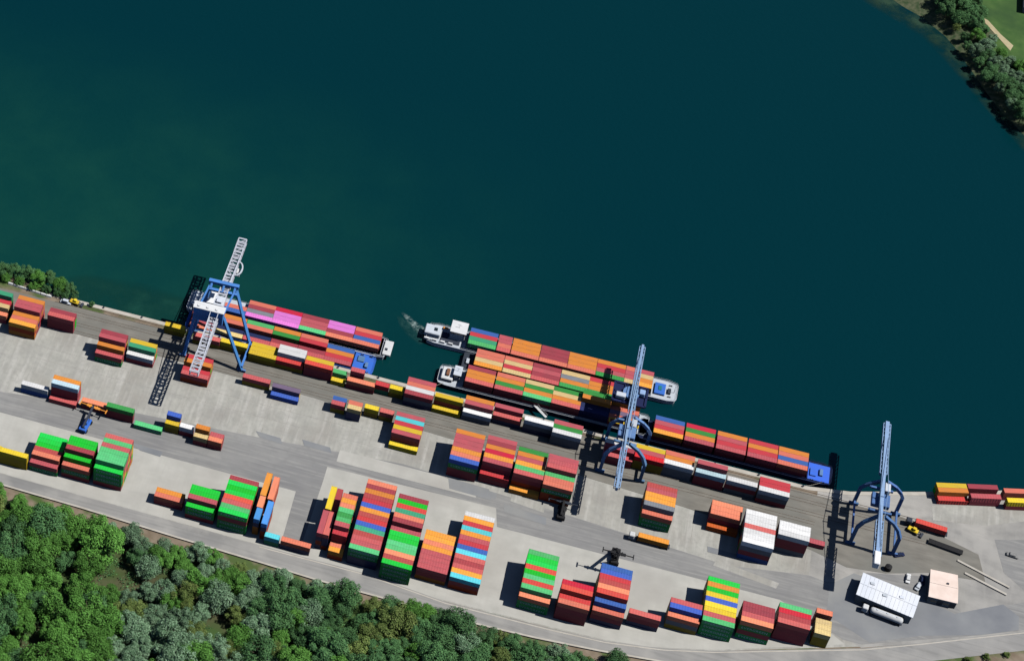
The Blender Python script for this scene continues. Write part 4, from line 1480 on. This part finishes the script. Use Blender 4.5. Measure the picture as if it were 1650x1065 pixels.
# low wall along the road
wl = [(-200, -163.6), (72, -163.6), (108, -164), (150, -165.4), (186, -166.2), (209, -167), (276, -166.6), (297, -165.4), (321, -163.2), (346, -160), (372, -154)]
bm = bmesh.new()
for p, q_ in zip(wl, wl[1:]):
    bar(bm, (p[0], p[1], .35), (q_[0], q_[1], .35), .8, .7)
tag(link('low_wall', bm, m_quay), 'long low pale concrete wall between the road and the wood', 'wall')
bm = bmesh.new()
for p, q_ in (((452, -72), (472, -79)), ((455, -77.5), (471, -83))):
    bar(bm, (p[0], p[1], .3), (q_[0], q_[1], .3), .9, .6)
    tag(link('kerb_wall', bm, m_quay), 'pale low kerb wall at the gate, ' + ('the northern one' if p[0] == 452 else 'the southern one'), 'wall')
    bm = bmesh.new()
bm.free()


# ------------------------------------------------------------------ trees
def leaf_mat(name, c, c2):
    m, nt, b = newmat(name)
    L = nt.links.new
    oi, tc, gi = node(nt, 'ShaderNodeObjectInfo'), node(nt, 'ShaderNodeTexCoord'), node(nt, 'ShaderNodeNewGeometry')
    n = node(nt, 'ShaderNodeTexNoise')
    n.inputs['Scale'].default_value = .55
    n.inputs['Detail'].default_value = 4
    L(tc.outputs['Object'], n.inputs['Vector'])
    ad = node(nt, 'ShaderNodeMath', operation='ADD')
    L(n.outputs[0], ad.inputs[0])
    sb = node(nt, 'ShaderNodeMath', operation='MULTIPLY_ADD')
    sb.inputs[1].default_value, sb.inputs[2].default_value = .5, -.25
    L(gi.outputs['Random Per Island'], sb.inputs[0])
    L(sb.outputs[0], ad.inputs[1])
    r = node(nt, 'ShaderNodeValToRGB')
    r.color_ramp.elements[0].position, r.color_ramp.elements[1].position = .3, .75
    r.color_ramp.elements[0].color, r.color_ramp.elements[1].color = (*c, 1), (*c2, 1)
    L(ad.outputs[0], r.inputs[0])
    hs = node(nt, 'ShaderNodeHueSaturation')
    mr = node(nt, 'ShaderNodeMapRange')
    mr.inputs['To Min'].default_value, mr.inputs['To Max'].default_value = .75, 1.2
    L(oi.outputs['Random'], mr.inputs['Value'])
    L(mr.outputs[0], hs.inputs['Value'])
    L(r.outputs[0], hs.inputs['Color'])
    L(hs.outputs[0], b.inputs['Base Color'])
    b.inputs['Roughness'].default_value = .7
    b.inputs['Specular IOR Level'].default_value = .2
    return m


LEAF = {'bright': leaf_mat('bright_green_leaves', (.06, .175, .025), (.13, .32, .06)),
        'grey': leaf_mat('grey_green_leaves', (.085, .175, .085), (.25, .39, .24)),
        'dark': leaf_mat('dark_green_leaves', (.045, .125, .045), (.105, .235, .08)),
        'olive': leaf_mat('olive_green_leaves', (.08, .13, .03), (.19, .25, .07))}
BARK = surf('tree_bark', (.07, .05, .035), (.13, .10, .07), 1.5)
rnd = random.Random(3)


def crown_mesh(seed, leaves=7000, lumps=26, flat=.8):
    """unit crown (radius about 1): leaf faces scattered on and inside many lumps of different size"""
    R = random.Random(seed)
    bm = bmesh.new()
    L_ = []
    for i in range(lumps):
        while True:
            v = Vector((R.uniform(-1, 1), R.uniform(-1, 1), R.uniform(-.75, 1)))
            if v.length < 1:
                break
        r = R.uniform(.17, .36)
        v = v.normalized() * (v.length ** .45) * (1 - r * .8)
        L_.append((Vector((v.x, v.y, v.z * flat)), r))
    L_.append((Vector((0, 0, 0)), .5))
    tot = sum(r * r for _, r in L_)
    for c, r in L_:
        for k in range(int(leaves * r * r / tot)):
            d = Vector((R.gauss(0, 1), R.gauss(0, 1), R.gauss(0, 1) + .35)).normalized()
            p = c + d * r * R.uniform(.72, 1.08)
            nrm = (d + Vector((R.uniform(-.7, .7), R.uniform(-.7, .7), R.uniform(-.3, .9)))).normalized()
            a = nrm.orthogonal().normalized()
            a = (Matrix.Rotation(R.uniform(0, 6.28), 3, nrm) @ a)
            b_ = nrm.cross(a)
            s = R.uniform(.026, .052)
            q = [p + a * s, p + b_ * s * .7, p - a * s, p - b_ * s * .7]
            bm.faces.new([bm.verts.new(x) for x in q])
    me = bpy.data.meshes.new('crown')
    bm.to_mesh(me)
    bm.free()
    me.materials.append(LEAF['bright'])
    return me


CROWNS = [crown_mesh(100 + i, lumps=(16, 24, 34, 46, 22, 60, 30, 40, 26)[i], flat=(.8, .9, .7, .85, 1, .75, .8, .9, .7)[i]) for i in range(9)]


def trunk_mesh(seed):
    R = random.Random(seed)
    bm = bmesh.new()

    def limb(p, q, r0, r1, n=7):
        p, q = Vector(p), Vector(q)
        d = (q - p).normalized()
        a = d.orthogonal().normalized()
        b_ = d.cross(a)
        A = [bm.verts.new(p + (a * math.cos(t) + b_ * math.sin(t)) * r0) for t in [6.283 * i / n for i in range(n)]]
        B = [bm.verts.new(q + (a * math.cos(t) + b_ * math.sin(t)) * r1) for t in [6.283 * i / n for i in range(n)]]
        for i in range(n):
            bm.faces.new((A[i], A[(i + 1) % n], B[(i + 1) % n], B[i]))
    limb((0, 0, -.03), (.02, .01, .45), .05, .035)
    limb((.02, .01, .45), (0, 0, .85), .035, .012)
    for i in range(6):
        t = i * 1.05 + R.uniform(0, .5)
        z = R.uniform(.3, .6)
        limb((.01, .01, z), (.3 * math.cos(t), .3 * math.sin(t), z + R.uniform(.15, .3)), .018, .006, 5)
    me = bpy.data.meshes.new('trunk')
    bm.to_mesh(me)
    bm.free()
    me.materials.append(BARK)
    return me


TRUNKS = [trunk_mesh(i) for i in range(3)]
NT = 0


def tree(x, y, rad, ht, kind, label, group, name='tree', z=0):
    global NT
    NT += 1
    r = empty(name, (x, y, z), rnd.uniform(0, 6.28))
    tag(r, label, 'bush' if name == 'bush' else 'tree', group)
    t = bpy.data.objects.new('trunk', TRUNKS[NT % 3])
    COL.objects.link(t)
    t.parent = r
    t.scale = (ht * .9, ht * .9, ht)
    c = bpy.data.objects.new('crown', CROWNS[(NT * 5) % 9])
    COL.objects.link(c)
    c.parent = r
    cz = ht - rad * .8
    c.location = (0, 0, max(cz, rad * .45))
    c.scale = (rad, rad * rnd.uniform(.88, 1.12), rad * rnd.uniform(.9, 1.15))
    c.rotation_euler = (rnd.uniform(-.2, .2), rnd.uniform(-.2, .2), rnd.uniform(0, 6.28))
    c.material_slots[0].link = 'OBJECT'
    c.material_slots[0].material = LEAF[kind]


WORD = {'bright': 'bright green', 'grey': 'grey green', 'dark': 'dark green', 'olive': 'olive green'}
# landmark trees, by the photo
LM = [(75, 838, 9.6, 14, 'dark', 'large round dark green tree at the road, leftmost of the wood edge'),
      (25, 850, 7.0, 10, 'dark', 'dark spreading tree at the left frame edge below the road'),
      (118, 868, 4.4, 8, 'bright', 'bright green tree tucked under the large round road tree'),
      (352, 955, 8.2, 11, 'grey', 'grey green tree with the largest pale crown below the wall'),
      (557, 955, 7.6, 13, 'dark', 'tall dark tree reaching over the road below the narrow stack'),
      (742, 1000, 7.6, 13, 'dark', 'dark round tree overlapping the road below the white rear roof stack'),
      (675, 1012, 6.6, 11, 'dark', 'dark tree just west of the round tree overlapping the road'),
      (600, 975, 4.6, 8, 'olive', 'olive brown tree between the two dark road trees'),
      (440, 945, 7.0, 11, 'dark', 'dark tree at the wall below the low cyan and red pair'),
      (995, 1062, 5.5, 9, 'dark', 'dark tree alone at the bottom edge below the red stacks'),
      (290, 1000, 7.6, 10, 'grey', 'grey green tree west of the largest pale crown')]
taken = []
for px, py, rad, ht, kind, lab in LM:
    p = at(px, py, ht * .65)
    tree(p.x, p.y, rad, ht, kind, lab, 'trees of the wood below the road')
    taken.append((p.x, p.y, rad))
top_line = [(40, -170), (100, -171.5), (130, -172.5), (165, -173), (200, -172.5), (215, -170.5), (262, -170.5), (280, -171.5), (300, -173), (330, -172), (350, -167)]


def ymax(x):
    for (xa, ya), (xb_, yb) in zip(top_line, top_line[1:]):
        if xa <= x <= xb_:
            return ya + (yb - ya) * (x - xa) / (xb_ - xa)
    return -999


clear = [(at(180, 938, 2), 4.5), (at(196, 918, 2), 3), (at(208, 955, 2), 2.5), (at(352, 1020, 2), 4.5)]
tries = 0
cnt = 0
zone_lab = {}
while tries < 16000 and cnt < 232:
    tries += 1
    x = rnd.uniform(50, 350)
    yb = -245 + (x - 100) * .349 - 9
    yt = ymax(x)
    if yt < yb:
        continue
    y = rnd.uniform(yb, yt)
    west = x < 128 + ( -y - 190) * .35
    rad = rnd.choice((rnd.uniform(7, 11), rnd.uniform(5, 7.5))) if west else rnd.choice((rnd.uniform(6, 9.5), rnd.uniform(4, 6)))
    if y > yt - 5:
        rad = min(rad, rnd.uniform(3.8, 5.8))
    if any((x - a) ** 2 + (y - b_) ** 2 < (.47 * (rad + r_)) ** 2 for a, b_, r_ in taken):
        continue
    if any((x - c.x) ** 2 + (y - c.y) ** 2 < (cr + rad * .6) ** 2 for c, cr in clear):
        continue
    taken.append((x, y, rad))
    if west:
        kind = rnd.choices(['bright', 'dark', 'olive'], [8, 1.5, .4])[0]
        zone = 'in the tall western part of the wood'
    elif x < 200:
        kind = rnd.choices(['grey', 'dark', 'bright', 'olive'], [6, 2, 2.5, .8])[0]
        zone = 'in the mixed middle part of the wood'
    else:
        kind = rnd.choices(['grey', 'dark', 'bright', 'olive'], [1.6, 6, 1.6, .6])[0]
        zone = 'in the eastern part of the wood below the road'
    size = 'broad' if rad > 5.6 else ('small' if rad < 3.8 else 'medium')
    tree(x, y, rad, rad * rnd.uniform(1.15, 1.45) + 1.5, kind, f'{size} {WORD[kind]} tree {zone}', f'{size} {WORD[kind]} trees {zone}')
    cnt += 1
bm = bmesh.new()
RU = random.Random(11)
for k in range(60000):
    x = RU.uniform(40, 352)
    yb = -245 + (x - 100) * .349 - 14
    yt = ymax(x) - 1.5
    y = RU.uniform(yb, max(yt, yb + 1))
    q = math.sin(x * .21 + 1.3 * math.sin(y * .17)) + math.sin(y * .33 + x * .11)
    if q < -.25 + RU.uniform(-.5, .5) or any((x - c.x) ** 2 + (y - c.y) ** 2 < (cr * .9) ** 2 for c, cr in clear):
        continue
    z = RU.uniform(.1, .5 + .9 * max(0, q))
    n_ = Vector((RU.uniform(-1, 1), RU.uniform(-1, 1), 1.2)).normalized()
    a = n_.orthogonal().normalized() * RU.uniform(.18, .42)
    b_ = n_.cross(a) * .7
    p = Vector((x, y, z))
    bm.faces.new([bm.verts.new(v) for v in (p + a, p + b_, p - a, p - b_)])
tag(link('undergrowth', bm, LEAF['dark']), 'tangled green undergrowth covering the floor of the wood', 'undergrowth', kind='stuff')
# low bushes along the wood edge
for i in range(34):
    x = rnd.uniform(90, 345)
    y = ymax(x) + rnd.uniform(-1, 3.5)
    if any((x - a) ** 2 + (y - b_) ** 2 < (.75 * r_) ** 2 for a, b_, r_ in taken):
        continue
    kd = rnd.choice(['dark', 'olive', 'bright', 'grey'])
    tree(x, y, rnd.uniform(1.0, 2.1), rnd.uniform(1.6, 2.8), kd, f'low {WORD[kd]} bush on the earth strip between wall and wood', f'low {WORD[kd]} bushes on the earth strip', 'bush')
# bushes at the western end of the quay
for px, py, rad, ht, kind, sz in ((4, 432, 4.5, 6, 'dark', 1), (22, 432, 4.4, 6.5, 'dark', 1), (42, 436, 4.6, 7, 'dark', 1), (62, 445, 4.6, 7, 'bright', 1), (80, 446, 4.2, 6.5, 'dark', 1), (98, 455, 4.0, 6, 'bright', 1), (112, 462, 3.4, 5, 'dark', 1), (120, 474, 2.4, 3.6, 'dark', 0), (10, 446, 2.8, 3.6, 'bright', 0), (32, 452, 2.6, 3.4, 'bright', 0), (52, 460, 2.4, 3.2, 'bright', 0), (75, 464, 2.6, 3.6, 'dark', 0), (93, 470, 2.4, 3.4, 'dark', 0), (-15, 425, 4.6, 6, 'dark', 1), (-30, 430, 4.2, 6, 'dark', 1), (105, 476, 2, 3, 'dark', 0)):
    p = at(px, py, ht * .6)
    s = 'tall' if sz else 'low'
    tree(p.x, p.y, rad, ht, kind, f'{s} {WORD[kind]} bush at the river edge above the white barriers', f'{s} {WORD[kind]} bushes at the western river edge', 'bush', z=-.8 if sz else 0)
p = at(148, 490, 1)
tree(p.x, p.y, 1.5, 2.4, 'dark', 'single small bush alone on the quay beside the yellow digger', None, 'bush')
# far bank trees
FBT = [(1520, -4, 6, 9, 'dark'), (1542, 2, 6.5, 11, 'dark'), (1562, 14, 6, 10, 'dark'), (1535, -18, 7, 11, 'dark'), (1570, -8, 6.5, 10, 'dark'), (1526, 16, 5.5, 9, 'dark'),
       (1548, 28, 5, 8, 'dark'), (1572, 34, 4.6, 7, 'dark'), (1576, 56, 4.2, 6, 'bright'), (1590, 72, 5, 7, 'grey'), (1574, 80, 4, 6, 'grey'), (1592, 90, 4.4, 7, 'dark'), (1606, 100, 4.4, 7, 'grey'), (1598, 112, 4, 7, 'dark'),
       (1620, 116, 5, 7, 'grey'), (1614, 128, 4.4, 7.5, 'dark'), (1628, 138, 4.6, 8, 'dark'), (1640, 126, 4.6, 7, 'grey'), (1634, 156, 4.8, 8, 'dark'), (1648, 150, 5, 8, 'dark'), (1648, 174, 5, 9, 'dark'), (1662, 190, 5, 9, 'dark'),
       (1660, 168, 5, 8, 'dark'), (1600, 62, 3, 4, 'grey'), (1614, 84, 3, 4, 'bright'), (1644, 106, 4, 5.5, 'bright'), (1660, 130, 4.4, 6, 'dark'), (1586, 46, 3, 4, 'dark'), (1628, 98, 3.4, 5, 'grey'), (1580, 20, 4, 7, 'dark'), (1556, 58, 2.6, 4, 'dark'), (1560, 74, 3, 4.5, 'dark'), (1578, 100, 3.4, 5, 'dark'), (1590, 122, 3.6, 6, 'dark'), (1612, 142, 3.2, 5.5, 'grey'), (1630, 166, 3.4, 6, 'grey'), (1646, 188, 3.4, 6, 'dark'), (1542, 44, 2.4, 3.5, 'olive')]
for px, py, rad, ht, kind in FBT:
    p = at(px, py, ht * .6)
    big = 'tall' if rad > 5.5 else 'low'
    tree(p.x, p.y, rad, ht, kind, f'{big} {WORD[kind]} tree on the far bank at the top right', f'{big} {WORD[kind]} trees on the far bank', z=.3)
# scrub on the gate verge, bottom right
for px, py, rad in ((1560, 1062, 1.6), (1590, 1058, 1.8), (1622, 1054, 1.5), (1640, 1048, 1.8), (1530, 1064, 1.4))[:3]:
    p = at(px, py, 1)
    tree(p.x, p.y, rad, rad * 1.3, 'olive', 'low olive scrub bush on the bare verge by the gate road', 'scrub bushes by the gate road', 'bush')
print('TREES', NT, 'objects', len(bpy.data.objects))
